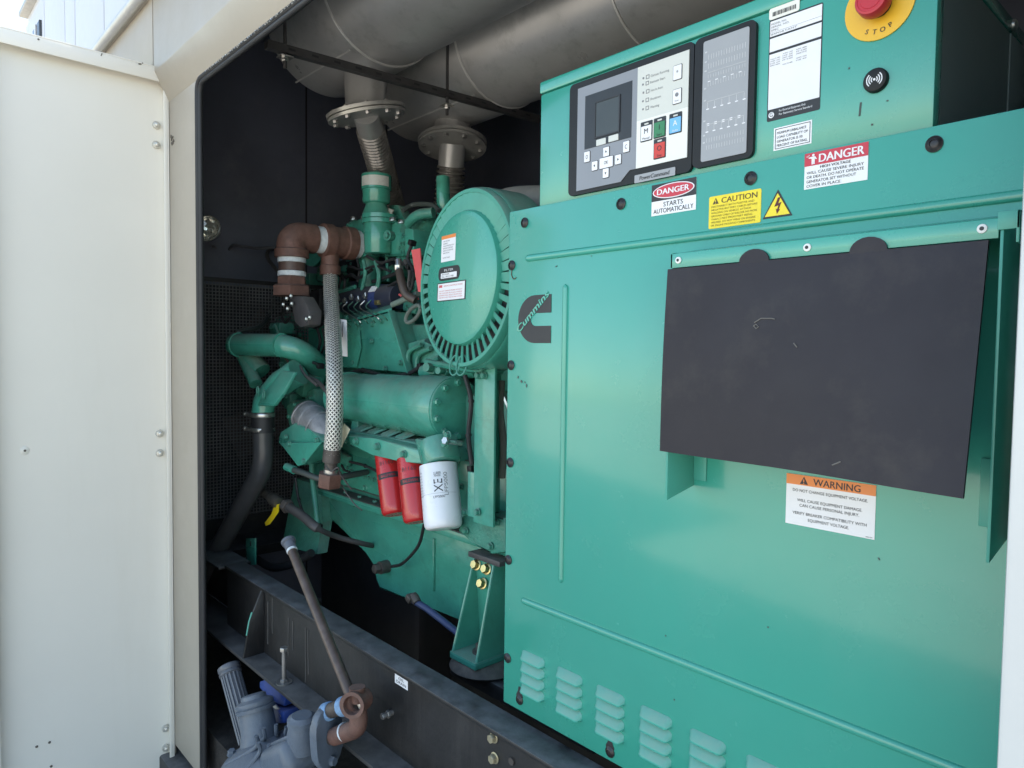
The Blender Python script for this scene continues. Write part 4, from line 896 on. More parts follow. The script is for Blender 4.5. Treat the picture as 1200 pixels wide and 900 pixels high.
bm = BM(); c = (bl+br)/2+Vector((.005, .09, -.035)); lathe(bm, [(0, .10), (.012, .115), (.022, .105), (.034, .085)], c, (0, 0, 1), 36); mt.part('rubber_isolator', bm, mat('dusty_rubber', (0.03, 0.03, 0.03), .6, dust=.8))
bm = BM(); bx(bm, c.x-.12, c.x+.5, 1.40, 1.62, c.z-.05, c.z-.002, .004); mt.part('mount_pad', bm, BLK)

# coolant pipework at the front of the engine
Yk = 1.50
bm = BM(); tube(bm, bendpath([at(276, 404, 1.24), at(348, 405, 1.36), at(390, 446, 1.62), at(398, 470, 1.75)], .14, 10), .050, 32, radii=None); cp = eg.part('coolant_pipe', bm, ENG, label='round green coolant crossover pipe')
bm = BM(); d_ = (at(348, 405, 1.36)-at(276, 404, 1.24)).normalized(); lathe(bm, [(-.015, .03), (-.008, .046), (.002, .054), (.025, .056), (.029, .048)], at(275.5, 404, 1.24), d_, 32); lathe(bm, [(0, .053), (.012, .053)], at(328, 404.6, 1.326), d_, 32); eg.part('pipe_collar', bm, ENG, cp)
bm = BM(); tube(bm, bendpath([at(288, 412, 1.29), at(296, 424, 1.30), at(306, 436, 1.32)], .1), .046, 20, radii=None); eg.part('pump_elbow', bm, ENGC, cp)
bm = BM(); tube(bm, [at(283, 414, 1.27), at(300, 450, 1.28)], .028, 14); eg.part('web_arm', bm, ENGC, cp)
# thermostat elbow down to the rubber coupling
pth = bendpath([at(350, 436, 1.36), at(322, 454, 1.30), at(310, 468, 1.275), at(308, 484, 1.27)], .10)
bm = BM(); tube(bm, pth, .05, 28, radii=[.058-.011*min(1, i/6) for i in range(len(pth))]); eg.part('thermostat_elbow', bm, ENG)
bm = BM(); prism(bm, [at(306, 464, 1.235), at(330, 434, 1.29), at(345, 436, 1.30), at(330, 462, 1.25), at(320, 476, 1.235), at(301, 476, 1.235)], (0, .02, 0), .006); tw = eg.part('elbow_web', bm, ENG)
for px, py in ((302, 458), (309, 462)):
    bm = BM(); c = at(px, py, 1.228); tube(bm, [c+Vector((.010*math.cos(a), 0, .019*math.sin(a))) for a in [2*math.pi*k/16 for k in range(17)]], .0035, 6); eg.part('lifting_eye', bm, ENGC, tw)
# water pump castings
bm = BM(); prism(bm, [at(328, 506, 1.32), at(345, 495, 1.32), at(362, 503, 1.32), at(382, 517, 1.32), at(362, 538, 1.32), at(353, 546, 1.32), at(325, 519, 1.32)], (0, .10, 0), .010); wp = eg.part('water_pump', bm, ENG)
bm = BM(); prism(bm, [at(334, 476, 1.38), at(344, 468, 1.38), at(350, 471, 1.38), at(360, 480, 1.38), at(368, 505, 1.38), at(352, 512, 1.38), at(338, 500, 1.38)], (0, .08, 0), .012); eg.part('pump_cover', bm, ENGC, wp)
bm = BM(); prism(bm, [at(331, 519, 1.316), at(380, 518, 1.316), at(359, 544, 1.316), at(352, 546, 1.316)], (0, -.012, 0), .003); eg.part('pump_plate', bm, ENG, wp)
bm = BM(); tube(bm, smooth([at(358, 486, 1.40), at(367, 491, 1.38), at(377, 500, 1.38), at(388, 516, 1.40)], 6), .075, 24, radii=[.058+.006*math.sin(i*.5) for i in range(19)]); wr = eg.part('wrapped_hose', bm, WRAP, label='grey cloth wrapped elbow hose')
for k, (px, py) in enumerate(((359, 487), (367, 492), (376, 500))):
    bm = BM(); c = at(px, py, 1.385); d_ = (at(388, 516, 1.40)-at(358, 486, 1.40)).normalized(); M = frame_of(d_)
    tube(bm, [c+M @ Vector((.062*math.cos(a), .062*math.sin(a), .004*math.sin(3*a))) for a in [2*math.pi*j/24 for j in range(25)]], .006, 6); eg.part('wrap_fold', bm, WRAP, wr)
# dip tube and low hoses
bm = BM(); tube(bm, [at(361, 440, 1.60), at(364, 500, 1.52), at(366, 560, 1.46), at(373, 618, 1.44)], .012, 12); eg.part('dip_tube', bm, ENG)
bm = BM(); tube(bm, smooth([at(338, 549, 1.30), at(352, 553, 1.31), at(380, 562, 1.35), at(405, 558, 1.41), at(430, 553, 1.53)], 8), .0125, 12); lh_ = eg.part('low_hose', bm, mat('green_grey_hose', (0.05, 0.06, 0.055), .5))
bm = BM(); cyl(bm, at(336, 547, 1.30), at(345, 551, 1.305), .017, n=14); eg.part('hose_elbow', bm, ENG, lh_)
# vertical green stub left of the air cleaner and assorted fittings
bm = BM(); cyl(bm, at(520, 252, 1.90), at(519, 207, 1.90), .030, n=20, bev=.004); eg.part('vent_stub', bm, ENG)
bm = BM(); tube(bm, smooth([at(472, 247, 1.8), at(485, 240, 1.85), at(505, 240, 1.85), at(515, 247, 1.85)], 6), .011, 10); eg.part('breather_hose', bm, mat('dull_hose', (.06, .07, .065), .5))
bm = BM(); tube(bm, smooth([at(478, 262, 1.75), at(490, 252, 1.75), at(508, 249, 1.78)], 6), .022, 12); eg.part('breather_hose', bm, ENGC)
for px, py, r_ in ((486, 270, .05), (500, 262, .06), (492, 285, .055), (483, 292, .03)):
    bm = BM(); c = at(px, py, 1.85); lathe(bm, [(0, r_), (.03, r_), (.05, r_*.8)], c, (0.2, -1, .2), 18); tc_ = eg.part('turbo_housing', bm, ENGC)
    for k in range(6):
        a = k*math.pi/3; eg.inst('bolt', unit_bolt(ENGC, .014), M4(c+Vector((r_*.75*math.cos(a), -.045, r_*.75*math.sin(a))), (0, -1, 0)), tc_)
bm = BM(); prism(bm, [at(482, 293, 1.55), at(492, 291, 1.55), at(496, 342, 1.50), at(490, 342, 1.50)], (0, .004, 0)); eg.part('warning_tag', bm, PINK, label='bright red plastic tag')
bm = BM(); tube(bm, smooth([at(468, 318, 1.60), at(471, 332, 1.58), at(476, 345, 1.58), at(487, 352, 1.60)], 7), .017, 12); bh = eg.part('brown_hose', bm, BHOSE)
bm = BM(); cyl(bm, at(467, 305, 1.61), at(468, 319, 1.60), .014, n=12); hexprism(bm, at(467.5, 311, 1.605), (0.02, 0, -1), .033, .02); eg.part('hose_fitting', bm, STEEL, bh)
bm = BM(); c = at(484, 368, 1.6); tube(bm, [c+Vector((.05*math.cos(a), 0, .026*math.sin(a)+.02*math.cos(a))) for a in [2*math.pi*j/24 for j in range(25)]], .008, 8); eg.part('lifting_eye', bm, mat('grey_green_eye', (.12, .15, .13), .6))
bm = BM(); cyl(bm, at(460, 357, 1.62), at(490, 344, 1.62), .012, n=10); eg.part('tie_rod', bm, mat('grey_green_rod', (.15, .2, .17), .5))
# coil can with terminal clips
cn = Thing('coil_can', 'dusty navy blue cylinder lying on the engine with a row of terminals', 'coil', at(440, 358, 1.74))
q0, q1 = at(398, 357, 1.74), at(470, 344, 1.74)
q1.z = q0.z = (q0.z+q1.z)/2
bm = BM(); lathe(bm, [(0, .050), (.01, .058), (.30, .060), (q1.x-q0.x-.02, .060), (q1.x-q0.x-.004, .054), (q1.x-q0.x, .03)], q0, (1, 0, 0), 32); cn.part('can', bm, NAVY)
bm = BM(); lathe(bm, [(0, .0612), (.055, .0612)], q0+Vector((q1.x-q0.x-.18, 0, 0)), (1, 0, 0), 32); cn.part('band', bm, mat('blue_band', (.03, .05, .16), .35, dust=.3))
bm = BM(); box(bm, q0+Vector((q1.x-q0.x-.145, -.052, .038)), (.05, .004, .03), Matrix.Rotation(rad(-35), 3, 'X')); cn.part('paper_label', bm, WPAP)
tmb = BM(); hexprism(tmb, (0, 0, 0), (0, -1, 0.0), .020, .014); tube(tmb, [(.016, -.01, .01), (.024, -.02, .012), (.026, -.02, 0), (.014, -.012, -.006)], .0035, 6); TM = mesh_of('terminal', tmb, STEEL)
for k in range(6): cn.inst('terminal', TM, Matrix.Translation((q0.x+.04+k*.062, q0.y-.058, q0.z-.005+.012*(k % 2))))
bm = BM(); box(bm, q0+Vector((q1.x-q0.x-.10, -.055, -.025)), (.035, .02, .02), None, .003); cn.part('brass_lug', bm, GOLD)
for k in range(8):
    p0 = Vector((q0.x+.03+k*.052, q0.y-.062, q0.z-.012)); p3 = P(404+k*7+random.uniform(-1, 1), 384-k*1.2, 1.60)
    bm = BM(); tube(bm, smooth([p0, p0+Vector((.01, -.03, -.035)), p3+Vector((-.006, -.02, .02)), p3], 5), .0028, 6); cn.part('lead_wire', bm, mat('green_wire', (.05, .16, .11), .5) if k % 3 else STEEL)

# ================================================================== AIR CLEANER
ac_c = at(541, 326, 1.345); ac_n = Vector((-math.sin(rad(7)), -math.cos(rad(7)), 0.03)).normalized()
ac = Thing('air_cleaner', 'round green air cleaner with a ring of slits and stickers on its lid', 'air cleaner', ac_c-Vector((0, 0, .28)))
Mx = frame_of(-ac_n)          # x,y in disc plane, z into the engine
RO = 0.272
bm = BM(); lathe(bm, [(-.012, .0), (-.012, RO*.68), (-.007, RO*.735), (.004, RO*.755), (.030, RO*.76)], ac_c, -ac_n, 72, caps=False); lidp = ac.part('lid', bm, mat('lid_green', (0.045, 0.33, 0.245), .26, var=.05, scale=3, coat=.3, dirt=.12, dirtcol=(.12, .32, .26)))
bm = BM(); lathe(bm, [(.022, RO*.74), (.026, RO*.96), (.10, RO*.97), (.10, RO*.6)], ac_c, -ac_n, 64, caps=False); ac.part('inner_drum', bm, RUB)
def dp(r, a, d): return ac_c + Mx @ Vector((r*math.cos(a), r*math.sin(a), d))
TOP = 1 if (Mx @ Vector((0, 1, 0))).z > 0 else -1
bm = BM(); NF = 46
for k in range(NF):
    a0 = 2*math.pi*k/NF; da = 2*math.pi/NF*(.84 if math.sin(a0)*TOP > -.05 else .55)
    V = []
    for r, d, tw in ((RO*.75, .004, 0), (RO*.86, .003, 0), (RO*.955, .004, 0)):
        V.append((dp(r, a0, d), dp(r, a0+da, d+.004), dp(r, a0+da, d+.007), dp(r, a0, d+.003)))
    VV = [[bm.verts.new(p) for p in row] for row in V]
    for A_, B2 in zip(VV, VV[1:]):
        for i in range(4): bm.faces.new((A_[i], A_[(i+1) % 4], B2[(i+1) % 4], B2[i]))
    bm.faces.new(VV[0]); bm.faces.new(VV[-1][::-1])
lathe(bm, [(.010, RO*.94), (.003, RO*.945), (.003, RO*.985), (.012, RO*1.0), (.03, RO*1.0)], ac_c, -ac_n, 72, caps=False)
ac.part('slit_ring', bm, mat('dusty_fin_green', (0.050, 0.30, 0.225), .38, var=.1, dust=.8, dustcol=(.26, .33, .27)), kind='stuff')
bm = BM(); lathe(bm, [(.032, RO*.975), (.028, RO*1.005), (.032, RO*1.015), (.045, RO*1.02), (.14, RO*1.03), (.15, RO*1.0), (.16, RO*.8), (.26, RO*.78)], ac_c, -ac_n, 72, caps=False); ac.part('rim_band', bm, ENG)
# duct from the drum to behind the cover
bm = BM(); pts = [dp(RO*.2, 0, .20), at(600, 240, 1.60), at(640, 245, 1.62)]; tube(bm, smooth([at(575, 255, 1.60), at(605, 246, 1.60), at(660, 246, 1.62)], 6), .075, 24); ac.part('duct', bm, DUSTY)
# stickers, each on a frame lying in the lid plane
NU = Vector((0, 0, 1)); UU = NU.cross(-ac_n)
if UU.x < 0: UU = -UU
VV_ = (ac_n.cross(UU)).normalized()
if VV_.z < 0: VV_ = -VV_
def ac_hit(px, py):
    d = ray(px, py); pc = ac_c + ac_n*.0122; t = (pc-EYE).dot(ac_n)/d.dot(ac_n); return EYE+d*t
def ac_lab(px4):
    p = [ac_hit(*q) for q in px4]; us = [(q-ac_c).dot(UU) for q in p]; vs = [(q-ac_c).dot(VV_) for q in p]
    u0, u1, v0, v1 = (us[0]+us[3])/2, (us[1]+us[2])/2, (vs[2]+vs[3])/2, (vs[0]+vs[1])/2
    return Sheet(ac, ac_c+ac_n*.0122+UU*u0+VV_*v0, UU, VV_, ac_n), u1-u0, v1-v0
s_, w_, h_ = ac_lab(((517, 279), (534, 272), (534, 303), (518, 309)))
bm = BM(); s_.rect(bm, 0, 0, w_, h_, .0002); o = ac.part('service_label', bm, WPAP, None, 'tall white sticker with an orange head')
bm = BM(); s_.rect(bm, 0, h_*.87, w_, h_, .0008); ac.part('orange_band', bm, ORA, o)
bm = BM()
for i, t in enumerate(('AIR FILTER', 'ELEMENT', 'CHECK RESTRICTION', 'BEFORE STARTING', 'SERVICE WHEN RED', 'BAND SHOWS', '', 'DO NOT WASH')):
    if t: s_.text(bm, w_*.14, h_*(.76-.09*i), h_*.045, t, L1, 'L', fit=w_*.045*len(t))
ac.part('lettering', bm, INKG, o)
s_, w_, h_ = ac_lab(((514, 316), (539, 308), (539, 324), (514, 332)))
bm = BM(); s_.rect(bm, 0, 0, w_, h_, .0002, h_*.42); o = ac.part('name_label', bm, INK, None, 'black rounded sticker with a white field')
bm = BM(); s_.rect(bm, w_*.13, h_*.16, w_*.87, h_*.55, .0008); s_.text(bm, w_*.5, h_*.66, h_*.17, 'FILTER', L1+.0002, 'C', fit=w_*.42); ac.part('white_field', bm, WPAP, o)
bm = BM(); s_.text(bm, w_*.18, h_*.40, h_*.10, 'AIR CLEANER', .0016, 'L', fit=w_*.35); s_.text(bm, w_*.18, h_*.22, h_*.12, 'No. AH 1100', .0016, 'L', fit=w_*.55); ac.part('lettering', bm, INK, o)
s_, w_, h_ = ac_lab(((512, 336), (546, 324), (546, 346), (513, 358)))
bm = BM(); s_.rect(bm, 0, 0, w_, h_, .0002); o = ac.part('warning_label', bm, INK, None, 'white sticker with red print and black edge')
bm = BM(); s_.rect(bm, w_*.03, h_*.05, w_*.97, h_*.95, .0008); ac.part('white_field', bm, WPAP, o)
bm = BM(); s_.rect(bm, w_*.07, h_*.74, w_*.19, h_*.88, .0014)
for i, t in enumerate(('DO NOT OPERATE ENGINE WITHOUT', 'AIR CLEANER IN PLACE. ENGINE', 'DAMAGE WILL RESULT FROM DUST', 'DRAWN INTO THE INTAKE SYSTEM')): s_.text(bm, w_*.08, h_*(.52-.12*i), h_*.065, t, .0016, 'L', fit=w_*.82)
s_.text(bm, w_*.24, h_*.77, h_*.08, 'SERVICE INSTRUCTIONS', .0016, 'L', fit=w_*.66); ac.part('lettering', bm, INKR, o)
# little wire loops under the drum
for px in (533, 541):
    c = at(px, 428, 1.34); bm = BM(); tube(bm, [c+Vector((.022*math.cos(a), .01*math.sin(a), .03*math.sin(a)-.006*math.cos(a))) for a in [2*math.pi*j/18 for j in range(19)]], .0028, 6); eg.part('wire_loop', bm, mat('green_cable', (.06, .25, .19), .5))

# ================================================================== SPIN-ON FILTERS
def wrap_text(bm, p0, axis, R, toward, s_mid, h, txt, rot=0.0, fit=None, bold=.02, lift=.0006):
    """text wrapped round a cylinder: p0 on the axis, s measured down the axis, facing TOWARD"""
    vs, fs = text_mesh(txt, .02, bold, 0); x0, x1 = min(p.x for p in vs), max(p.x for p in vs); y0, y1 = min(p.y for p in vs), max(p.y for p in vs)
    k = h/.72; kx = fit/(x1-x0) if fit else k
    n0 = (toward - axis*toward.dot(axis)).normalized(); side = (-axis).cross(n0).normalized()
    if side.x < 0: side = -side
    out = []
    for p in vs:
        a, b = (p.x-(x0+x1)/2)*kx, (p.y-(y0+y1)/2)*k
        s1, d1 = a*math.cos(rot)-b*math.sin(rot), a*math.sin(rot)+b*math.cos(rot)
        th = s1/R; out.append(bm.verts.new(p0 + axis*(s_mid-d1) + (n0*math.cos(th)+side*math.sin(th))*(R+lift)))
    for f in fs:
        try: bm.faces.new([out[i] for i in f])
        except ValueError: pass
def band_patch(bm, p0, axis, R, toward, s0, s1, half, lift=.0004):
    n0 = (toward - axis*toward.dot(axis)).normalized(); side = (-axis).cross(n0).normalized()
    if side.x < 0: side = -side
    n = 10; A_ = []; B2 = []
    for i in range(n+1):
        th = -half+2*half*i/n; e = (n0*math.cos(th)+side*math.sin(th))*(R+lift); A_.append(bm.verts.new(p0+axis*s0+e)); B2.append(bm.verts.new(p0+axis*s1+e))
    for i in range(n): bm.faces.new((A_[i], A_[i+1], B2[i+1], B2[i]))
def can(name, label, top, bot, R, m, group):
    top, bot = Vector(top), Vector(bot); ax = (bot-top).normalized(); L = (bot-top).length
    t = Thing(name, label, 'filter', bot, group)
    bm = BM(); lathe(bm, [(-.002, R*.90), (0, R*.985), (.003, R), (L-.030, R), (L-.012, R*.97), (L-.004, R*.90), (L, R*.78), (L-.002, R*.4)], top, ax, 40); t.part('canister', bm, m)
    bm = BM(); lathe(bm, [(-.016, R*.8), (-.004, R*.8)], top, ax, 32); t.part('gasket', bm, RUB)
    tw = EYE-top; tw.z = 0; tw.normalize(); tw = (tw - Vector((.30, 0, 0))).normalized()
    return t, top, ax, R, tw, L
G_ = 'spin-on engine filters'
t, tp, ax, R, tw, L = can('spin_on_filter', 'red spin-on filter farthest from the white one', at(455, 531, 1.455), at(464, 603, 1.43), .052, REDF, G_)
bm = BM(); wrap_text(bm, tp, ax, R, tw, L*.20, .014, 'B1160', fit=.052); band_patch(bm, tp, ax, R, tw, L*.36, L*.45, .85); t.part('print', bm, INK, kind='stuff'); bm = BM(); wrap_text(bm, tp, ax, R, tw, L*.405, .010, 'BALDWIN', fit=.055, lift=.001); t.part('print_lettering', bm, REDF)
t, tp, ax, R, tw, L = can('spin_on_filter', 'red spin-on filter touching the white one', at(482, 537, 1.435), at(490, 612, 1.41), .052, REDF, G_)
bm = BM(); wrap_text(bm, tp, ax, R, tw, L*.20, .014, 'B1160', fit=.052); band_patch(bm, tp, ax, R, tw, L*.34, L*.43, .85); t.part('print', bm, INK, kind='stuff'); bm = BM(); wrap_text(bm, tp, ax, R, tw, L*.385, .010, 'BALDWIN', fit=.055, lift=.001); t.part('print_lettering', bm, REDF)
t, tp, ax, R, tw, L = can('spin_on_filter', 'white spin-on filter printed with XE', at(513.5, 545, 1.42), at(520, 620, 1.395), .064, WHTF, G_)
bm = BM(); tw2 = (tw+Vector((.25, 0, 0))).normalized()
wrap_text(bm, tp, ax, R, tw2, L*.36, .030, 'XE', rot=rad(90), fit=.042); wrap_text(bm, tp, ax, R, tw2, L*.17, .009, 'LUBER', fit=.024); wrap_text(bm, tp, ax, R, tw2, L*.21, .006, 'FINER', fit=.022); wrap_text(bm, tp, ax, R, tw2, L*.53, .008, 'LFP5000', fit=.038)
t.part('print_lettering', bm, INK)
bm = BM(); tw3 = (tw+Vector((1.6, 0, 0))).normalized(); wrap_text(bm, tp, ax, R, tw3, L*.34, .013, 'LFP5000', rot=rad(90), fit=.075)
tw4 = (tw-Vector((.9, 0, 0))).normalized()
for i in range(9): wrap_text(bm, tp, ax, R, tw4, L*(.13+.045*i), .005, ('OIL FILTER', 'INSTALL', 'GASKET', 'TURN 3/4', 'OIL SEAL', 'CHECK', 'LEAKS', 'REMOVE', 'USED')[i], fit=.026, bold=0)
band_patch(bm, tp, ax, R, tw2, L*.475, L*.478, 1.0)
t.part('print_lettering', bm, INKG)

# ================================================================== GAS TRAIN
gp = Thing('gas_pipe', 'brown primed gas pipe elbow and tee with white thread tape', 'pipe', at(342, 345, 1.40))
XG = -3.0
pe, pt, pb = atx(350, 272, XG), atx(395, 281, XG), None
xg = lambda px, py: atx(px, py, XG)
c_el = xg(342, 277); zg = c_el.z
ye = xg(342, 300).y; yt0 = xg(376, 280).y; yt1 = xg(413, 284).y
RP = .066
pth = bendpath([(XG, ye, xg(342, 302).z), (XG, ye, zg), (XG, xg(368, 277).y, zg)], .13, 10)
bm = BM(); tube(bm, pth, RP, 32); el = gp.part('elbow', bm, RUST)
bm = BM(); lathe(bm, [(0, RP), (.002, RP*1.12), (.035, RP*1.12), (.040, RP)], (XG, ye, xg(342, 302).z-.002), (0, 0, 1), 32); gp.part('elbow_collar', bm, RUST, el)
bm = BM(); cyl(bm, (XG, xg(364, 277).y, zg), (XG, yt0+.02, zg), RP*.84, n=28); gp.part('nipple', bm, RUST)
bm = BM(); y_ = xg(370, 278).y; lathe(bm, [(-.004, RP*.86), (0, RP*.90), (.035, RP*.93), (.04, RP*.86)], (XG, y_, zg), (0, 1, 0), 28); gp.part('tape_ring', bm, TAPE)
bm = BM(); yq = xg(377, 279).y; lathe(bm, [(0, RP*1.0), (.003, RP*1.16), (.045, RP*1.18), (.05, RP*1.04), (yt1-yq-.05, RP*1.04), (yt1-yq-.045, RP*1.16), (yt1-yq, RP*1.16)], (XG, yq, zg), (0, 1, 0), 36); te = gp.part('tee', bm, RUST)
ym = xg(387, 283).y
bm = BM(); lathe(bm, [(0, .040), (.10, .042), (.105, .047), (.145, .047)], (XG, ym, zg-.01), (0, 0, -1), 24); gp.part('tee_branch', bm, RUST, te)
bm = BM(); lathe(bm, [(0, RP*.95), (.03, RP*1.0), (.035, RP*.9)], (XG, yt1, zg), (0, 1, 0), 28); gp.part('tape_ring', bm, TAPE)
zz = [xg(342, y).z for y in (302, 308, 318, 324, 326, 334, 347)]
bm = BM(); cyl(bm, (XG, ye, zz[0]), (XG, ye, zz[4]), RP*.86, n=28); gp.part('nipple', bm, IRON if False else mat('brown_black_pipe', (.10, .06, .05), .5, var=.25, scale=30))
for a, b in ((0, 1), (2, 3)):
    bm = BM(); lathe(bm, [(0, RP*.88), (.002, RP*.93), (zz[a]-zz[b]-.002, RP*.92), (zz[a]-zz[b], RP*.88)], (XG, ye, zz[b]), (0, 0, 1), 28); gp.part('tape_ring', bm, TAPE)
bm = BM(); hexprism(bm, (XG, ye, zz[5]), (0, 0, 1), RP*1.72, zz[3]-zz[5]); un = gp.part('union', bm, RUST)
bm = BM(); hexprism(bm, (XG, ye, zz[6]), (0, 0, 1), RP*2.25, zz[5]-zz[6]); gp.part('union_nut', bm, RUST, un)
# dark valve under the union
gv = Thing('gas_shutoff_valve', 'dark grey cast gas valve under the brown pipe union', 'valve', at(352, 383, 1.42))
yv = ye
bm = BM(); pv = lambda px, py, y=yv-.05: at(px, py, y)
prism(bm, [pv(339, 347), pv(353, 347), pv(362, 364), pv(361, 381), pv(352, 384), pv(345, 378)], (0, .06, 0), .008); vb = gv.part('valve_body', bm, DGREY)
bm = BM(); prism(bm, [pv(354, 345, 1.66), pv(374, 338, 1.66), pv(374, 372, 1.66), pv(366, 382, 1.66), pv(356, 372, 1.66)], (0, .06, 0), .010); gv.part('actuator', bm, mat('black_actuator', (.02, .02, .022), .4), vb)
for px, py in ((337, 350), (342, 347), (333, 357), (338, 362), (343, 356), (360, 374), (364, 372)): gv.inst('bolt', unit_bolt(STEEL, .014), M4(pv(px, py, yv-.06), (-.2, -1, .2)), vb)
bm = BM(); tube(bm, smooth([pv(337, 360), pv(330, 368, yv), pv(334, 378, yv), pv(340, 372, yv)], 6), .006, 6); gv.part('cable', bm, RUB)
bm = BM(); tube(bm, smooth([at(317, 347, 1.62), at(320, 350, 1.60), at(317, 368, 1.58), at(303, 383, 1.40), at(282, 388, 1.27), at(278, 391, 1.25)], 8), .011, 10); eg.part('vent_hose', bm, mat('dark_green_hose', (.055, .065, .06), .5))
bm = BM(); tube(bm, smooth([at(327, 320, 1.5), at(314, 303, 1.6), at(316, 293, 1.7), at(336, 286, 1.8)], 7), .010, 8); gp.part('vent_line', bm, DGREY)
# green regulator body on the engine
gr = Thing('gas_mixer', 'green cast gas mixer with a tall round cap and bolted flange', 'mixer', at(445, 300, 1.80))
Ym = yt1+.035
bm = BM(); q0, q1 = at(409, 258, Ym), at(414, 303, Ym); zA, zB = at(412, 259, Ym).z, at(412, 303, Ym).z; xA = XG-.10
bx(bm, XG-.10, XG+.11, Ym, Ym+.025, zB, zA, .006); fl_ = gr.part('inlet_flange', bm, ENG)
for dx in (-.085, .095):
    for zq in (zB+.02, zA-.02): gr.inst('bolt', unit_bolt(ENGC, .02), M4((XG+dx, Ym, zq), (0, -1, 0)), fl_)
Y2 = 1.80
m_ = lambda px, py, y=Y2: at(px, py, y)
bm = BM(); prism(bm, [m_(415, 262), m_(480, 258), m_(483, 296), m_(470, 301), m_(432, 300), m_(415, 303)], (0, .22, 0), .015); bd = gr.part('mixer_body', bm, ENG)
bm = BM(); cyl(bm, m_(443, 298, 1.76), m_(443, 262, 1.76), .062, .066, 32, .006); gr.part('bowl', bm, ENG, bd)
bm = BM(); lathe(bm, [(0, .082), (.018, .082), (.020, .076), (.022, .082), (.04, .082)], m_(445, 263, 1.77), (0, 0, 1), 32); gr.part('bowl_flange', bm, ENG, bd)
for px, py in ((426, 257), (460, 259), (414, 258), (470, 262)): gr.inst('bolt', unit_bolt(STEEL, .022), M4(m_(px, py, 1.72), (0, 0, 1)), bd)
cb = m_(441, 256, 1.78)
bm = BM(); lathe(bm, [(0, .066), (.02, .064), (.065, .048), (.070, .060), (.078, .064), (.128, .064), (.131, .070), (.195, .070), (.20, .066), (.204, .03), (.215, .018), (.220, .01)], cb, (0.0, 0, 1), 36); cap = gr.part('cap', bm, ENG)
bm = BM(); lathe(bm, [(0, .0705), (.045, .0705)], cb+Vector((0, 0, .140)), (0, 0, 1), 36, caps=False)
for v in [v for v in bm.verts if (v.co-cb).dot(Vector((.80, -.60, 0))) < .028]: bm.verts.remove(v)
gr.part('cap_label', bm, mat('worn_silver_label', (.55, .55, .52), .4, dirt=.6, dirtcol=(.25, .24, .22)), cap)
bm = BM(); q = m_(459, 277, 1.72); lathe(bm, [(0, .022), (.03, .022)], q, (.3, -1, 0), 20); hexprism(bm, q+Vector((.3, -1, 0)).normalized()*.03, (.3, -1, 0), .024, .012); gr.part('side_plug', bm, ENGC, bd)
bm = BM(); prism(bm, [m_(474, 268, 1.75), m_(484, 268, 1.75), m_(485, 298, 1.75), m_(475, 300, 1.75)], (0, .1, 0), .004); gr.part('outlet_flange', bm, ENG)
bm = BM(); prism(bm, [m_(455, 240, 1.86), m_(466, 240, 1.86), m_(476, 262, 1.86), m_(459, 262, 1.86)], (0, .05, 0), .006); gr.part('neck_bracket', bm, ENGC)
bm = BM(); prism(bm, [m_(452, 243, 1.82), m_(461, 246, 1.82), m_(458, 253, 1.82), m_(455, 253, 1.82)], (0, .003, 0)); gr.part('paper_tag', bm, mat('pale_tag', (.6, .53, .47), .6))
bm = BM(); cyl(bm, m_(432, 300, 1.82), m_(432, 345, 1.82), .05, n=20); gr.part('downpipe', bm, ENGC)
bm = BM(); cyl(bm, m_(453, 300, 1.82), m_(455, 330, 1.82), .008, n=8); gr.part('link_rod', bm, ENGC)
bm = BM(); cyl(bm, m_(384, 322, 1.95), m_(430, 312, 1.95), .06, n=20); gr.part('black_sleeve', bm, RUB)
bm = BM(); lathe(bm, [(0, .05), (.02, .06), (.05, .06)], m_(372, 300, 1.8), (.5, -1, 0), 20); gr.part('round_boss', bm, ENGC)
for k in range(7):
    bm = BM(); c = m_(398+random.uniform(-12, 16), 318+random.uniform(-8, 22), 1.9); box(bm, c, (random.uniform(.05, .12), .05, random.uniform(.03, .07)), Matrix.Rotation(random.uniform(-.3, .3), 3, 'Y'), .008); eg.part('throttle_casting', bm, ENGC)
for pts, r in ((((402, 327), (412, 322), (420, 326), (436, 316)), .008), (((395, 312), (399, 326), (396, 340)), .006), (((418, 303), (421, 316), (419, 330)), .005), (((437, 330), (452, 325), (470, 318)), .009)):
    bm = BM(); tube(bm, smooth([m_(px, py, 1.72) for px, py in pts], 6), r, 8); eg.part('cable', bm, RUB)

# ------------------------------------------------------------------ braided hose
bh_ = Thing('braided_hose', 'steel braided gas hose hanging from the brown tee', 'hose', xg(390, 556))
zt0 = zg-.155
hp = smooth([(XG, ym, zt0), at(388, 352, 1.53), at(392, 430, 1.36), at(392, 490, 1.325), at(389, 532, 1.32)], 14)
hp[0] = Vector((XG, ym, zt0))
HR = .0305
bm = BM(); tube(bm, hp, HR*.88, 20); bh_.part('hose_core', bm, BRAIDC)
bm = BM()
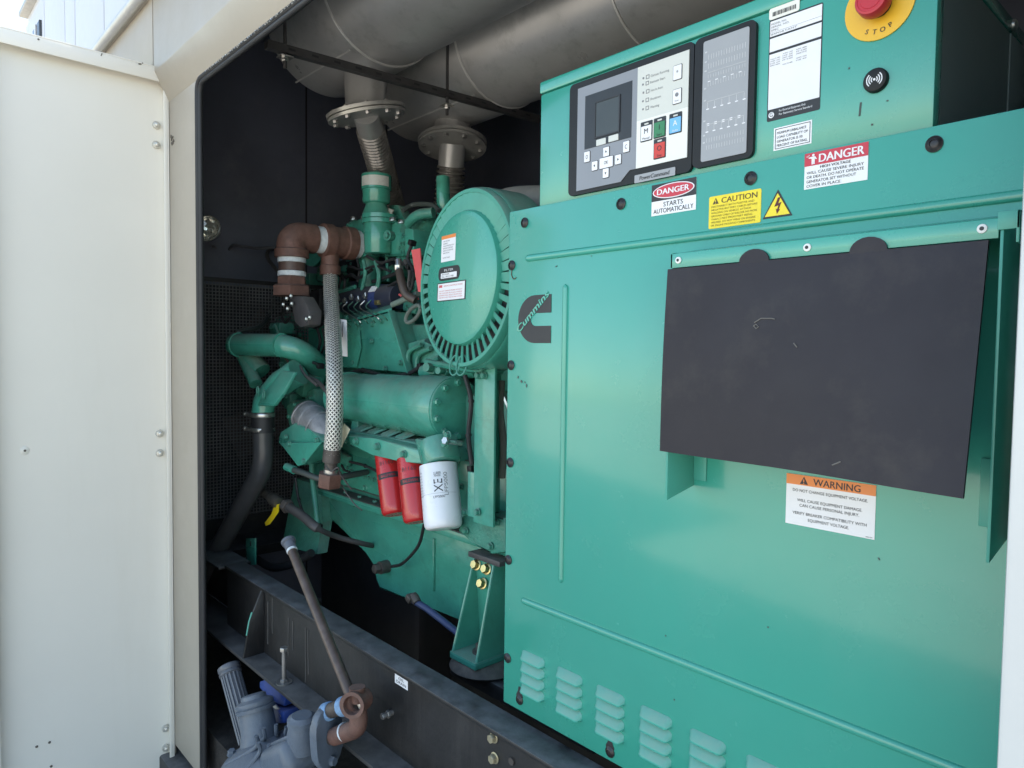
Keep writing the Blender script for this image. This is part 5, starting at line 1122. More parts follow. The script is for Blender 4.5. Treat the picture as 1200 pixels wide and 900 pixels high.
# resample
def resample(P, n):
    L = [0]
    for a, b in zip(P, P[1:]): L.append(L[-1]+(b-a).length)
    out = []; j = 0
    for i in range(n):
        s_ = L[-1]*i/(n-1)
        while j < len(L)-2 and L[j+1] < s_: j += 1
        k = (s_-L[j])/max(1e-9, L[j+1]-L[j]); out.append(P[j].lerp(P[j+1], min(1, k)))
    return out, L[-1]
HP, HL = resample(hp, 150)
NS = 12
for dirn in (1, -1):
    for k in range(NS):
        row = []; pts = []
        for i, p in enumerate(HP):
            t = (HP[min(i+1, 149)]-HP[max(i-1, 0)]).normalized(); n1 = Vector((1, 0, 0)); n1 = (n1-t*n1.dot(t)).normalized(); n2 = t.cross(n1)
            a = 2*math.pi*k/NS + dirn*i/149*HL/HR*.95
            rr = HR + .0022*math.cos(NS*a*dirn + (0 if dirn > 0 else math.pi))*0.9
            e = n1*math.cos(a)+n2*math.sin(a); g = (n2*math.cos(a)-n1*math.sin(a))
            wv = (g*.72 - t*dirn*.72)*.0023
            row.append((bm.verts.new(p+e*rr+wv), bm.verts.new(p+e*(rr+.0016)), bm.verts.new(p+e*rr-wv)))
        for a_, b_ in zip(row, row[1:]):
            bm.faces.new((a_[0], a_[1], b_[1], b_[0])); bm.faces.new((a_[1], a_[2], b_[2], b_[1]))
me = bpy.data.meshes.new('braid'); bm.to_mesh(me); bm.free(); me.materials.append(BRAID); me.shade_smooth(); me.transform(Matrix.Translation(-bh_.loc)); o = bpy.data.objects.new('braid', me); COL.objects.link(o); o.parent = bh_.o; o['kind'] = 'stuff'
bm = BM(); lathe(bm, [(0, HR*1.06), (.004, HR*1.12), (.05, HR*1.12), (.055, HR*1.0)], hp[0]+Vector((0, 0, .04)), (0, 0, -1), 24); cyl(bm, hp[0]+Vector((0, 0, .09)), hp[0]+Vector((0, 0, .03)), HR*.95, n=20); bh_.part('ferrule', bm, IRON)
bm = BM(); lathe(bm, [(0, HR*.98), (.002, HR*1.04), (.016, HR*1.03)], hp[0]+Vector((0, 0, .07)), (0, 0, 1), 20); bh_.part('tape_ring', bm, TAPE)
e0 = hp[-1]; ed = (hp[-1]-hp[-4]).normalized()
bm = BM(); lathe(bm, [(-.02, HR*1.08), (.03, HR*1.12), (.034, HR*.8), (.075, HR*.8)], e0, ed, 24); bh_.part('ferrule', bm, IRON)
bm = BM(); lathe(bm, [(.060, HR*.88), (.085, HR*.86)], e0, ed, 20); bh_.part('silver_collar', bm, STEEL)
bm = BM(); hexprism(bm, e0+ed*.075, ed, HR*2.7, .055); bh_.part('reducer_nut', bm, RUST)
# tags on the hose
bm = BM(); y_ = ym-.04; p4 = [at(*q, 1.50) for q in ((399, 374), (406, 375), (407, 418), (400, 417))]; prism(bm, p4, (0, .0015, 0)); tg = solo('paper_tag', bm, WPAP, 'long white paper tag hanging beside the braided hose', 'tag', 'tags on the braided hose')
bm = BM(); tube(bm, [at(402, 377, 1.4985), at(401.5, 384, 1.4985), at(401, 395, 1.4985)], .0016, 5); 
me = mesh_of('string', bm, INK); me.transform(Matrix.Translation(-tg.location)); o = bpy.data.objects.new('string', me); COL.objects.link(o); o.parent = tg
p4 = [atx(*q, XG+.0) for q in ((402, 497), (409, 503), (400, 525), (378, 521))]
bm = BM(); prism(bm, [at(*q, 1.37) for q in ((403, 496), (410, 503), (400, 524), (396, 524))], (0.001, .001, 0)); prism(bm, [at(*q, 1.374) for q in ((398, 498), (401, 524), (379, 521), (384, 510))], (0.001, .001, 0)); solo('paper_tag', bm, mat('cream_tag', (.72, .66, .48), .6), 'cream card tag folded round the lower end of the braided hose', 'tag', 'tags on the braided hose')

# ------------------------------------------------------------------ coolant hose with clamps
ch = Thing('coolant_hose', 'black lower coolant pipe bending down beside the mesh guard', 'coolant pipe', at(250, 660, 1.30))
k_ = lambda px, py, y=1.27: at(px, py, y)
bm = BM(); cyl(bm, k_(308, 483), k_(308.5, 507), .048, n=28); ch.part('rubber_coupling', bm, RUB)
for py in (486, 503):
    bm = BM(); lathe(bm, [(0, .0495), (.002, .051), (.016, .051), (.018, .0495)], k_(308, py+2.5), (0, 0, 1), 32); cl_ = ch.part('hose_clamp', bm, STEEL)
    bm = BM(); c = k_(295, py+1, 1.23); cyl(bm, c+Vector((.02, 0, 0)), c+Vector((-.035, -.01, .004)), .008, n=10); hexprism(bm, c+Vector((-.035, -.01, .004)), (-1, -.2, .1), .018, .012); ch.part('clamp_screw', bm, STEEL, cl_)
bm = BM(); tube(bm, bendpath([k_(308, 505), k_(309, 548), k_(252, 650, 1.20), k_(236, 680, 1.19)], .10, 8), .043, 28); ch.part('pipe', bm, mat('satin_black_pipe', (.060, .060, .064), .34, var=.2, dust=.3, dustcol=(.15, .15, .16)))
# wires from the lamp, chrome lamp
lm = Thing('chrome_lamp', 'round chrome work lamp on the dark bulkhead near the seal', 'lamp', at(246, 282, 1.25))
c = at(244, 268, 1.30); dn = (Vector((.68, -.70, .12))).normalized()
bm = BM(); lathe(bm, [(.0, .030), (.02, .056), (.045, .065), (.058, .067), (.060, .064)], c-dn*.05, dn, 32, caps=False); lm.part('reflector_bowl', bm, CHROME)
bm = BM(); lathe(bm, [(.010, .062), (-.006, .052), (-.020, .036), (-.030, .016), (-.032, .003)], c, dn, 12, caps=False); ln = lm.part('reflector', bm, CHROME, ang=4)
bm = BM(); lathe(bm, [(-.032, .010), (-.006, .009), (.0, .005)], c, dn, 12); lm.part('bulb', bm, GLASS)
bm = BM(); tube(bm, [c+dn*.010+frame_of(dn) @ Vector((.063*math.cos(a), .063*math.sin(a), 0)) for a in [2*math.pi*j/32 for j in range(33)]], .005, 8); lm.part('rim', bm, CHROME)
bm = BM(); cyl(bm, c-dn*.03, c+Vector((-.10, .06, -.03)), .012, n=10); lm.part('bracket', bm, BLK)
bm = BM(); tube(bm, smooth([at(262, 302, 1.5), at(272, 289, 1.5), at(284, 289, 1.52), at(300, 291, 1.6), at(322, 290, 1.7)], 6), .009, 8); tube(bm, smooth([at(248, 289, 1.4), at(252, 290, 1.42), at(262, 302, 1.5)], 5), .006, 6); solo('wire_loom', bm, mat('grey_loom', (.10, .10, .115), .5), 'dull grey wiring loom behind the chrome lamp', 'cable')

# ------------------------------------------------------------------ ball valve and drain hose
bv = Thing('ball_valve', 'small ball valve with a yellow lever on the sloping drain line', 'valve', at(322, 600, 1.33))
v_ = lambda px, py, y=1.31: at(px, py, y)
d_ = (v_(338, 598)-v_(310, 578)).normalized()
bm = BM(); cyl(bm, v_(308, 576), v_(318, 583), .019, n=14); lathe(bm, [(0, .022), (.02, .028), (.06, .028), (.08, .022)], v_(318, 583), d_, 16); bv.part('valve_body', bm, mat('dull_brass', (.11, .10, .085), .4, .5, var=.3))
bm = BM(); hexprism(bm, v_(335, 592), d_, .052, .03); bv.part('valve_nut', bm, IRON)
bm = BM(); hexprism(bm, v_(325, 588, 1.315), (0, -1, .2), .016, .014); bv.part('stem_nut', bm, STEEL)
bm = BM(); prism(bm, [v_(322, 592, 1.305), v_(328, 590, 1.305), v_(327, 600, 1.30), v_(317, 614, 1.30), v_(312, 616, 1.30), v_(311, 612, 1.30), v_(319, 602, 1.30)], (.006, -.006, 0), .0015); lv = bv.part('lever', bm, YELH)
bm = BM(); P_h = smooth([v_(338, 594), v_(355, 605), v_(372, 619), v_(395, 629, 1.40), v_(425, 637, 1.50), v_(440, 640, 1.58)], 8); tube(bm, P_h, .018, 14, radii=[.019 if i < 17 else .011 for i in range(len(P_h))]); solo('drain_hose', bm, mat('dark_hose_grey', (.045, .043, .045), .5, dust=.3), 'dark drain hose running from the yellow levered valve to the sump', 'hose')
bm = BM(); q = at(455, 665, 1.52); tube(bm, smooth([at(497, 615, 1.45), at(490, 640, 1.48), at(472, 660, 1.50), at(459, 664, 1.52)], 8), .006, 8); solo('sensor_wire', bm, RUB, 'thin black wire looping from under the white filter to the sump drain', 'cable')
bm = BM(); tube(bm, [at(482, 702, 1.44), at(500, 713, 1.46), at(522, 730, 1.47), at(560, 760, 1.46)], .012, 12); o = solo('blue_hose', bm, BLUEH, 'blue hose running under the oil sump towards the engine mount', 'hose')
bm = BM(); lathe(bm, [(0, .015), (.02, .018), (.035, .014)], at(489, 706, 1.445), (-.7, 0, .5), 14); box(bm, at(481, 701, 1.435), (.03, .03, .026), Matrix.Rotation(.5, 3, 'Y'), .006)
me = mesh_of('hose_end', bm, IRON); me.transform(Matrix.Translation(-o.location)); oo = bpy.data.objects.new('hose_end', me); COL.objects.link(oo); oo.parent = o

# ================================================================== SKID
YR0, YR1 = 1.12, 1.205
zr = 0.722
sk = Thing('skid_rail', 'long black steel skid rail with a dusty top flange', 'skid rail', (-1.5, YR0, .46))
xr0 = -3.03
bm = BM(); bx(bm, xr0, .3, YR0, YR1, zr-.012, zr, .002); sk.part('top_flange', bm, BLK)
bm = BM(); bx(bm, xr0, .3, YR0+.012, YR0+.022, .462, zr-.012); sk.part('web', bm, BLK)
bm = BM(); bx(bm, -3.6, .3, 1.045, YR1, .450, .462, .002); sk.part('bottom_flange', bm, mat('dusty_black_flange', (.03, .029, .03), .55, var=.2, dust=.95, dustcol=(.115, .11, .105)))
gx = at(305, 720, YR0).x
bm = BM(); prism(bm, [(gx, YR0+.012, zr-.012), (gx, YR0+.002, zr-.012), (gx, 1.075, zr-.12), (gx, 1.05, .462), (gx, YR0+.012, .462)], (.010, 0, 0), .001); gs = sk.part('gusset', bm, BLK)
bm = BM(); tube(bm, [(gx+.005, 1.085, zr-.09), (gx+.005, 1.074, zr-.122), (gx+.005, 1.064, zr-.175)], .0035, 6); sk.part('teal_overspray', bm, TEALDK, gs)
# cross member at the far end, oblique
bm = BM(); bx(bm, -3.48, -3.04, 1.20, 1.24, .47, .70, .003); bx(bm, -3.48, -3.04, 1.10, 1.24, .700, .712, .002); sk.part('cross_member', bm, BLK)
bm = BM(); bx(bm, -3.2, -.2, 2.6, 2.68, .46, zr, .004); sk.part('far_rail', bm, BLK)
for px, py in ((460, 835),):
    q = at(px, py, YR0+.012); bm = BM(); cyl(bm, q+Vector((0, .01, 0)), q+Vector((0, -.028, 0)), .008, n=14); hexprism(bm, q+Vector((0, -.012, 0)), (0, -1, 0), .020, .008); hexprism(bm, q+Vector((0, -.028, 0)), (0, -1, 0), .016, .010); sk.part('drain_plug', bm, mat('dull_plug', (.22, .21, .20), .4, .6))
for px, py in ((580, 888), (579, 864)):
    q = at(px, py, YR0+.011); sk.inst('plated_bolt', unit_bolt(mat('tarnished_zinc', (.42, .37, .25), .4, .6), .020), M4(q, (0, -1, 0)))
bm = BM(); q = at(600, 892, YR0+.0115); cyl(bm, q, q+Vector((0, -.004, 0)), .009, n=14); sk.part('hole_plug', bm, IRON)
q4 = ((463, 788), (478, 797), (478, 809), (463, 800))
s_, w_, h_ = quad_label(sk, q4, YR0+.0115)
bm = BM(); s_.rect(bm, 0, 0, w_, h_, .0002); o = sk.part('drain_label', bm, WPAP, None, 'small white sticker reading OIL DRAIN')
bm = BM(); s_.text(bm, w_*.5, h_*.54, h_*.26, 'OIL', L1, 'C', fit=w_*.42, bold=.01); s_.text(bm, w_*.5, h_*.16, h_*.26, 'DRAIN', L1, 'C', fit=w_*.74, bold=.01); sk.part('lettering', bm, INK, o)
# upright bolt on the lower flange
q = atz(333, 800, .462); bm = BM(); cyl(bm, q, q+Vector((0, 0, .115)), .008, n=12); hexprism(bm, q+Vector((0, 0, .115)), (0, 0, 1), .026, .014); lathe(bm, [(0, .028), (.004, .028)], q, (0, 0, 1), 20); hexprism(bm, q+Vector((0, 0, .004)), (0, 0, 1), .024, .010); sk.part('jacking_bolt', bm, mat('dull_zinc', (.30, .29, .28), .4, .7))
# streaks of dried run-off on the web
bm = BM()
for px, y0_, y1_ in ((338, 724, 768), (343, 728, 762), (358, 735, 800), (361, 738, 790), (314, 705, 755), (319, 700, 742), (400, 770, 800)):
    a, b = at(px, y0_, YR0+.0105), at(px, y1_, YR0+.0105); bm_n = 5
    pts = [a.lerp(b, i/4)+Vector((random.uniform(-.002, .002), 0, 0)) for i in range(5)]; tube(bm, pts, .0014, 5)
sk.part('dried_run', bm, mat('grey_run', (.11, .105, .10), .6), kind='stuff')
# teal slotted bracket and dark pad behind the rail end
bm = BM(); p4 = [at(288, 631, 1.30), at(299, 631, 1.30), at(299, 662, 1.30), at(288, 662, 1.30)]; prism(bm, p4, (0, .006, 0), .001); o = solo('slotted_bracket', bm, ENG, 'upright green slotted bracket standing behind the rail end', 'bracket')
bm = BM(); c = at(293.5, 637, 1.2985); box(bm, c, (.010, .002, .022)); me = mesh_of('slot', bm, INK); me.transform(Matrix.Translation(-o.location)); oo = bpy.data.objects.new('slot', me); COL.objects.link(oo); oo.parent = o
bm = BM(); tube(bm, smooth([at(300, 655, 1.36), at(320, 665, 1.36), at(345, 660, 1.38), at(365, 648, 1.40)], 7), .018, 12); solo('low_cable', bm, RUB, 'black cable lying behind the rail end', 'cable')
bm = BM(); prism(bm, [at(330, 640, 1.44), at(345, 560, 1.5), at(376, 570, 1.52), at(378, 612, 1.52), at(372, 650, 1.44)], (0, .05, 0), .006); eg.part('front_plate', bm, ENGC)

# ================================================================== GAS REGULATOR IN FRONT OF THE RAIL
YG = 0.97
rgx = Thing('gas_regulator', 'blue grey cast gas regulator standing on the enclosure floor', 'regulator', at(322, 899, YG))
g_ = lambda px, py, y=YG: at(px, py, y)
tilt = Vector((.06, -.10, 1)).normalized()
c = g_(322, 893)
Rg = .178
bm = BM(); lathe(bm, [(-.05, Rg*.96), (-.010, Rg), (.004, Rg), (.012, Rg*.97), (.016, Rg*.90), (.030, Rg*.84), (.052, Rg*.62), (.066, Rg*.42), (.072, Rg*.30)], c-tilt*.02, tilt, 56); dia = rgx.part('diaphragm_case', bm, GREYC)
cs = g_(306, 868)
bm = BM(); ax = (g_(299, 828)-g_(306, 872)).normalized(); L = (g_(299, 828)-g_(306, 872)).length; lathe(bm, [(-.01, .072), (.02, .064), (.04, .059), (L-.01, .056)], g_(306, 872), ax, 36); stk = rgx.part('spring_tower', bm, GREYC)
bm = BM(); lathe(bm, [(0, .064), (.012, .066), (.014, .060), (.020, .063), (.030, .062), (.036, .052), (.040, .042), (.052, .040), (.056, .034)], g_(300, 833), ax, 36); rgx.part('tower_cap', bm, GREYC, stk)
MR = frame_of(tilt)
for k in range(8):
    a = 2*math.pi*(k+.2)/8; p0 = c+MR @ Vector((Rg*.86*math.cos(a), Rg*.86*math.sin(a), .006)); p1 = c+MR @ Vector((.055*math.cos(a), .055*math.sin(a), .06)); p2 = c+MR @ Vector((.052*math.cos(a), .052*math.sin(a), .10))
    bm = BM(); tube(bm, smooth([p0, p1, p2], 5), .007, 8); rgx.part('rib', bm, GREYC, dia)
for k in range(8):
    a = 2*math.pi*(k+.7)/8; rgx.inst('bolt', unit_bolt(GREYC, .022), M4(c+MR @ Vector((Rg*.93*math.cos(a), Rg*.93*math.sin(a), -.002)), tilt), dia)
cb = g_(352, 860)
bm = BM(); lathe(bm, [(-.07, .050), (-.02, .046), (.012, .041), (.014, .045), (.030, .044), (.036, .034), (.040, .030)], g_(354, 852, .98), Vector((.05, -.05, 1)), 32); rgx.part('side_boss', bm, GREYC)
bm = BM(); hx = (g_(378, 862, .985)-g_(326, 884)).normalized(); hz = Vector((0, 0, 1)); hz = (hz-hx*hz.dot(hx)).normalized(); hm = Matrix((hx, hz.cross(hx), hz)).transposed(); box(bm, g_(347, 884, .99), (.20, .17, .105), hm, .034, 4); hs = rgx.part('valve_housing', bm, GREYC, ang=60)
bm = BM(); box(bm, g_(349, 879, .985)+hz*.046, (.14, .10, .012), hm, .005); rgx.part('raised_pad', bm, GREYC, hs)
df = Vector((.86, .30, .08)).normalized()
bm = BM(); q = g_(379, 862, .985); MF = frame_of(df); ov = [q+MF @ Vector((.055*math.copysign(abs(math.cos(a))**.7, math.cos(a)), .088*math.copysign(abs(math.sin(a))**.7, math.sin(a)), 0)) for a in [2*math.pi*j/28 for j in range(28)]]
prism(bm, ov, df*.026, .006); fg = rgx.part('outlet_flange', bm, GREYC)
for sy in (1, -1): rgx.inst('bolt', unit_bolt(GREYC, .024), M4(q+MF @ Vector((0, .070*sy, .022)), df), fg)
# outlet pipes
rp_ = Thing('regulator_piping', 'brown threaded nipples and elbows joining the regulator to the tall pipe', 'pipe', g_(400, 860))
tc_ = at(419, 822, 1.025)
bm = BM(); a0, a1 = g_(378, 836, .99), tc_; dpn = (a1-a0).normalized(); cyl(bm, a0, a1, .022, n=18); rp_.part('nipple', bm, IRON)
for s_, r_ in ((.012, .027), ((a1-a0).length-.075, .028)):
    bm = BM(); lathe(bm, [(0, r_*.9), (.003, r_), (.026, r_), (.03, r_*.9)], a0+dpn*s_, dpn, 20); rp_.part('sealant_ring', bm, BTAPE)
bm = BM(); ta = (Vector((.55, -.80, .15))).normalized(); lathe(bm, [(-.034, .028), (-.03, .034), (.022, .033), (.026, .0365), (.038, .0365), (.038, .026), (.02, .023), (.0, .022)], tc_, ta, 28); tee2 = rp_.part('tee', bm, RUST)
bm = BM(); lathe(bm, [(.0, .0215), (.001, .001)], tc_+ta*.004, ta, 20); rp_.part('bore', bm, STEEL, tee2)
bm = BM(); cyl(bm, tc_, tc_-dpn*.045, .030, n=20); lathe(bm, [(0, .020), (.03, .021), (.034, .023), (.042, .023)], tc_, Vector((-.05, 0, 1)), 20); rp_.part('tee_branch', bm, RUST, tee2)
bm = BM(); tube(bm, bendpath([tc_+Vector((0, .0, -.02)), at(421, 853, 1.025), at(392, 863, 1.0)], .07), .026, 20); rp_.part('elbow', bm, RUST)
bm = BM(); tube(bm, [at(406, 857, 1.012), at(383, 866, .995)], .021, 16); nn = rp_.part('nipple', bm, IRON)
bm = BM(); lathe(bm, [(0, .026), (.004, .0275), (.007, .0255)], at(405, 857.5, 1.011), (at(383, 866, .995)-at(405, 857.5, 1.011)).normalized(), 18); rp_.part('tape_ring', bm, TAPE)
bm = BM(); cyl(bm, at(420, 828, 1.03), at(420, 842, 1.03), .024, n=16); rp_.part('nipple', bm, PIPEB)
# tall leaning pipe
tp_ = Thing('leaning_pipe', 'tall brown vent pipe leaning across the skid rail with a grey capped end', 'pipe', at(405, 810, 1.04))
p0, p1 = at(411, 815, 1.035), at(339, 637, 1.10)
bm = BM(); cyl(bm, p0, p1, .0165, n=18); tp_.part('pipe', bm, PIPEB)
d_ = (p1-p0).normalized()
bm = BM(); lathe(bm, [(-.028, .0185), (-.024, .020), (.0, .020), (.004, .025), (.013, .026), (.016, .022)], p1, d_, 20); pc = tp_.part('pipe_cap', bm, mat('grey_pvc_cap', (.09, .10, .125), .45, dust=.3, dustcol=(.25, .25, .28)))
bm = BM(); lathe(bm, [(-.040, .0182), (-.034, .0194), (-.030, .0182)], p1, d_, 20); tp_.part('tape_ring', bm, TAPE, pc)
# ribbed grey conduit
cd = Thing('ribbed_conduit', 'open ended grey ribbed conduit standing behind the regulator', 'conduit', at(290, 870, 1.03))
q0, q1 = at(292, 868, 1.04), at(270, 788, 1.04); ax = (q1-q0).normalized(); L = (q1-q0).length; MC = frame_of(ax)
bm = BM(); lathe(bm, [(0, .034), (L, .034)], q0, ax, 28); cd.part('tube', bm, GHOSE)
for k in range(16):
    a = 2*math.pi*k/16; e = MC @ Vector((.0355*math.cos(a), .0355*math.sin(a), 0)); bm = BM(); tube(bm, [q0+e, q1+e], .004, 6); cd.part('rib', bm, GHOSE)
bm = BM(); lathe(bm, [(-.012, .036), (-.006, .043), (.002, .043), (.006, .040), (.012, .044), (.026, .043), (.030, .036), (.028, .028), (.0, .026)], q1, ax, 32); cd.part('collar', bm, GHOSE)
# blue cable clamp
bc = Thing('blue_clamp', 'bright blue bolted clamp tucked under the lower rail flange', 'clamp', at(325, 850, 1.02))
yb = 1.06
b_ = lambda px, py, y=yb: at(px, py, y)
bm = BM(); prism(bm, [b_(304, 799), b_(312, 796), b_(335, 817), b_(333, 828), b_(318, 822), b_(304, 806)], (0, .05, 0), .004); bc.part('jaw', bm, BLUEP)
bm = BM(); prism(bm, [b_(318, 830, yb-.02), b_(332, 834, yb-.02), b_(333, 848, yb-.02), b_(319, 848, yb-.02)], (0, .06, 0), .005); bc.part('jaw', bm, BLUEP)
bm = BM(); prism(bm, [b_(305, 812), b_(320, 822), b_(326, 848), b_(316, 846)], (0, .035, 0), .004); bc.part('spine', bm, BLUEP)
bm = BM(); cyl(bm, b_(313, 818, yb-.01), b_(331, 836, yb-.01), .007, n=10); hexprism(bm, b_(331, 836, yb-.01), (1, 0, -.6), .02, .012); bc.part('clamp_bolt', bm, STEEL)
# dark junction box at the far end of the cabinet recess is the bulkhead sheet behind the teal cabinet
bm = BM(); bx(bm, -.30, .40, 1.95, 1.97, 2.0, 3.36); en.part('inner_bulkhead', bm, SIDE)

# ================================================================== MORE OF THE ENGINE'S SMALL GEAR
bt = Thing('void_filler', 'low black tank added to keep the void under the engine dark', 'filler', (-2.6, 2.2, .30))
FILLB = mat('filler_black', (.012, .012, .013), .5, var=.2)
bm = BM(); bx(bm, -3.35, -2.45, 1.72, 2.9, .10, .86, .04); bt.part('filler', bm, FILLB)  # added block: blackens the empty space below the engine, where only shade shows
bm = BM(); bx(bm, -3.35, -1.3, 1.90, 3.0, .10, .60, .02); bt.part('filler_slab', bm, FILLB)
rnd = random.Random(21)
def tub(name, pts, r, m, n=8, k=6): 
    b = BM(); tube(b, smooth(pts, k), r, n); return eg.part(name, b, m)
GW = mat('green_cable', (.06, .25, .19), .5)
# castings packed between the mixer and the air cleaner, and under the brown tee
for (px, py, Y, sx, sy, sz) in ((478, 300, 1.86, .10, .08, .06), (490, 310, 1.88, .08, .10, .05), (470, 285, 1.95, .12, .1, .12), (494, 330, 1.80, .06, .06, .10), (486, 360, 1.74, .10, .06, .05), (395, 333, 1.86, .10, .10, .12), (408, 345, 1.84, .12, .08, .05), (420, 308, 1.95, .10, .10, .08), (392, 352, 1.84, .05, .08, .10), (385, 322, 1.92, .10, .1, .08), (372, 352, 1.84, .10, .1, .10), (366, 330, 1.92, .12, .1, .08), (462, 322, 1.94, .14, .1, .06)):
    b = BM(); box(b, at(px, py, Y), (sx, sy, sz), Matrix.Rotation(rnd.uniform(-.25, .25), 3, 'Y'), .010); q = eg.part('casting_block', b, ENGC)
    for j in range(2): eg.inst('bolt', unit_bolt(ENGC, .016), M4(at(px, py, Y)+Vector((rnd.uniform(-.3, .3)*sx, -sy/2, rnd.uniform(-.3, .3)*sz)), (0, -1, 0)), q)
for pts, r_, m in ((((398, 318), (404, 330), (402, 346), (410, 356)), .007, RUB), (((410, 312), (424, 316), (440, 312), (458, 318)), .006, RUB), (((386, 340), (398, 342), (416, 336)), .010, ENGC), (((455, 336), (466, 330), (476, 333), (488, 326)), .006, RUB), (((474, 305), (480, 318), (478, 340)), .008, DGREY), (((440, 306), (444, 322), (442, 340)), .010, ENGC), (((426, 305), (428, 320), (424, 340)), .009, ENGC), (((498, 300), (494, 320), (488, 345)), .006, RUB), (((468, 345), (478, 352), (490, 350)), .005, PINK)):
    tub('fuel_line', [at(px, py, 1.70) for px, py in pts], r_, m)
# gear behind the coolant pipe, water pump side
for (px, py, Y, sx, sy, sz) in ((330, 385, 1.55, .12, .08, .06), (345, 425, 1.50, .12, .10, .08), (362, 450, 1.48, .10, .10, .10), (375, 470, 1.50, .10, .10, .10), (345, 470, 1.46, .06, .08, .08), (352, 480, 1.46, .08, .06, .06), (386, 492, 1.52, .10, .06, .06), (400, 535, 1.53, .16, .03, .05), (345, 458, 1.55, .10, .1, .14)):
    b = BM(); box(b, at(px, py, Y), (sx, sy, sz), Matrix.Rotation(rnd.uniform(-.3, .3), 3, 'Y'), .012); q = eg.part('casting_block', b, ENGC)
    for j in range(2): eg.inst('bolt', unit_bolt(ENGC, .018), M4(at(px, py, Y)+Vector((rnd.uniform(-.3, .3)*sx, -sy/2, rnd.uniform(-.3, .3)*sz)), (0, -1, 0)), q)
for pts, r_, m, Y in ((((335, 420), (342, 430), (350, 428), (358, 440), (372, 452)), .006, DGREY, 1.38), (((352, 440), (362, 443), (372, 447), (385, 462), (392, 476)), .009, DGREY, 1.42), (((341, 424), (345, 436), (356, 446)), .005, STEEL, 1.38), (((322, 380), (326, 392), (322, 400)), .006, ENGC, 1.45), (((372, 385), (375, 400), (371, 418)), .007, RUB, 1.55), (((378, 385), (381, 402), (376, 416)), .006, RUB, 1.55), (((362, 380), (370, 384), (380, 378)), .008, RUB, 1.58), (((395, 560), (402, 572), (415, 590), (424, 598)), .0025, DGREY, 1.36), (((400, 545), (404, 551), (410, 553)), .005, RUB, 1.5)):
    tub('wire_lead', [at(px, py, Y) for px, py in pts], r_, m)
# bolts and marks on the tall panel beside the union
for px, py in ((327, 374), (335, 371), (345, 384), (352, 392)):
    eg.inst('bolt', unit_bolt(ENGC, .020), M4(at(px, py, 1.69), (0, -1, 0)))
# fittings right of the gear casting and behind the strap
for (px, py, Y, r_) in ((566, 430, 1.46, .02), (577, 433, 1.46, .017), (586, 431, 1.48, .02), (512, 432, 1.57, .024), (526, 436, 1.57, .018)):
    b = BM(); hexprism(b, at(px, py, Y), (.2, -1, .1), r_*2, .03); lathe(b, [(.03, r_*.7), (.06, r_*.7)], at(px, py, Y), (.2, -1, .1), 12); eg.part('pipe_fitting', b, ENGC)
tub('fuel_line', [at(588, 446, 1.52), at(586, 480, 1.52), at(590, 520, 1.52), at(588, 560, 1.52)], .012, DUSTY)
tub('fuel_line', [at(582, 450, 1.56), at(590, 462, 1.56), at(598, 480, 1.56)], .010, STEEL)
tub('fuel_line', [at(500, 424, 1.55), at(520, 428, 1.54), at(545, 432, 1.52), at(575, 434, 1.50)], .012, ENG)
# bolt heads and cast lugs along the crankcase side
for k in range(14):
    px = 402+k*5.2; py = 548+k*2.0
    eg.inst('bolt', unit_bolt(ENGC, .014), M4(at(px, py, 1.544), (0, -1, 0)))
for px, py in ((408, 586), (414, 590), (420, 589), (447, 600)):
    b = BM(); box(b, at(px, py, 1.552), (.012, .012, .03), None, .004); eg.part('cast_lug', b, ENGC)
# vertical ribs on the sump
for px in (508,):
    b = BM(); p0, p1 = at(px, 628+(px-500)*.35, 1.556), at(px+1, 690+(px-500)*.35, 1.556); box(b, (p0+p1)/2, (.010, .012, abs(p0.z-p1.z)), None, .003); eg.part('sump_rib', b, ENG)
# cable ties on the braided hose end and a wire twisted round it
tub('wire_lead', [at(381, 545, 1.28), at(388, 552, 1.27), at(396, 548, 1.28), at(399, 556, 1.30), at(412, 574, 1.34)], .003, DGREY)
# chipped paint and rust runs on the teal cover
b = BM()
for px, py, sx, sz in ((607, 442, .004, .006), (611, 447, .007, .005), (615, 448, .004, .003), (617, 452, .003, .008), (693, 300, .002, .002), (780, 745, .003, .002), (900, 735, .003, .002), (790, 820, .003, .0025), (1030, 655, .002, .004), (652, 312, .006, .002)):
    box(b, at(px, py, YC-.0006), (sx, .0008, sz), Matrix.Rotation(rnd.uniform(-.6, .6), 3, 'Y'))
cv.part('paint_chip', b, mat('grey_chip', (.06, .075, .07), .6), kind='stuff')
b = BM(); tube(b, smooth([at(600, 316, YC-.0006), at(599.5, 322, YC-.0006), at(602, 327, YC-.0006), at(605, 325, YC-.0006)], 5), .0012, 5); cv.part('rust_run', b, mat('rust_run', (.10, .05, .03), .7))
b = BM()
for px, py, sx, sz in ((1008, 128, .003, .022), (1022, 146, .003, .003), (1040, 118, .003, .002), (995, 80, .002, .003)):
    box(b, at(px, py, YB-.0006), (sx, .0008, sz), Matrix.Rotation(rnd.uniform(-.1, .1), 3, 'Y'))
cc.part('paint_chip', b, MATS['grey_chip'], kind='stuff')

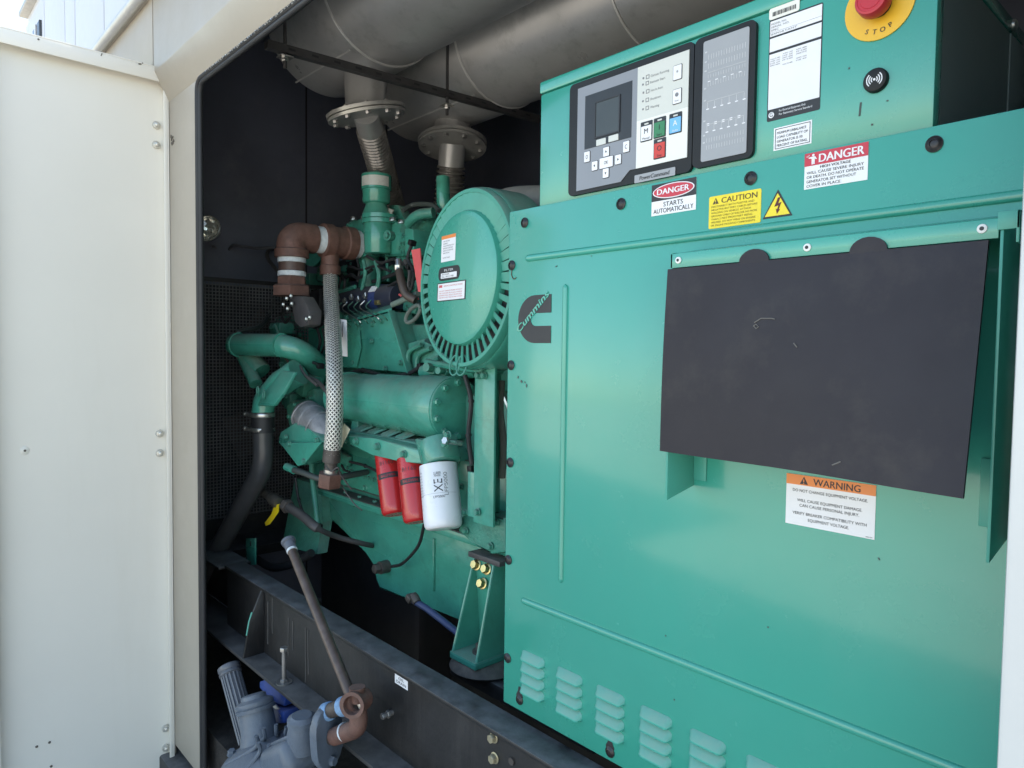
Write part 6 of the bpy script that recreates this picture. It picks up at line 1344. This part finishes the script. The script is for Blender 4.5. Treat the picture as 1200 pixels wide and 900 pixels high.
# looms, clips and plugs run along the engine
LM = mat('black_loom', (.022, .022, .024), .6, var=.3, bump=.6, bscale=160)
for pts, r_, Y in ((((404, 440), (425, 434), (452, 441), (478, 438), (492, 430)), .009, 1.60), (((470, 350), (482, 338), (484, 318), (478, 302), (482, 288)), .007, 1.66), (((340, 396), (352, 404), (360, 420), (374, 428)), .007, 1.44), (((410, 541), (428, 546), (446, 556), (452, 574)), .006, 1.50), (((545, 440), (552, 470), (549, 510), (553, 545)), .008, 1.47), (((346, 560), (350, 585), (358, 606), (372, 616)), .006, 1.42), (((430, 300), (446, 308), (462, 304), (478, 312)), .007, 1.70)):
    P_ = [at(px, py, Y) for px, py in pts]
    b = BM(); tube(b, smooth(P_, 8), r_, 8); lo = eg.part('wiring_loom', b, LM)
    for q, q2 in zip(P_[1:-1], P_[2:]):
        b = BM(); d_ = (q2-q).normalized(); cyl(b, q-d_*.004, q+d_*.004, r_*1.35, n=10); eg.part('cable_tie', b, RUB, lo)
    b = BM(); d_ = (P_[-1]-P_[-2]).normalized(); box(b, P_[-1]+d_*.012, (.03, .022, .022), frame_of(d_), .003); eg.part('sensor_plug', b, BEZ, lo)
# small fasteners over the cast faces
for px, py, Y in ((407, 372, 1.60), (415, 425, 1.615), (452, 432, 1.615), (470, 425, 1.615), (466, 395, 1.615), (436, 400, 1.615), (540, 452, 1.56), (498, 560, 1.54), (540, 570, 1.54), (500, 590, 1.54), (545, 600, 1.455), (575, 640, 1.455), (582, 612, 1.455), (546, 622, 1.455), (336, 512, 1.315), (372, 516, 1.315), (357, 540, 1.305), (340, 520, 1.305), (340, 488, 1.375), (356, 482, 1.375), (346, 474, 1.375), (352, 506, 1.375), (396, 508, 1.43), (560, 600, 1.41), (561, 440, 1.412), (568, 440, 1.412)):
    eg.inst('bolt', unit_bolt(ENGC, .017), M4(at(px, py, Y), (0, -1, 0)))
# gasket lines between the castings
for (x0_, x1_, y_, z_) in ((-2.95, -1.60, 1.5445, 1.052), (-2.95, -1.60, 1.5445, 1.268)):
    b = BM(); bx(b, x0_, x1_, y_-.002, y_+.001, z_-.002, z_+.002); eg.part('gasket', b, DGREY)
b = BM(); bx(b, -2.93, -1.5, 1.498, 2.3, zl+.0005, zl+.004); eg.part('gasket', b, DGREY)
b = BM(); lathe(b, [(-.003, R*1.075), (.001, R*1.075)], (xe, Yo, zc_), (1, 0, 0), 48); eg.part('gasket', b, DGREY, oc)
# panel joints and stud heads on the dark lining
for yq in (1.35, 1.95, 2.5):
    b = BM(); bx(b, -3.9495, -3.945, yq-.004, yq+.004, .2, 3.2); en.part('lining_joint', b, RUB)
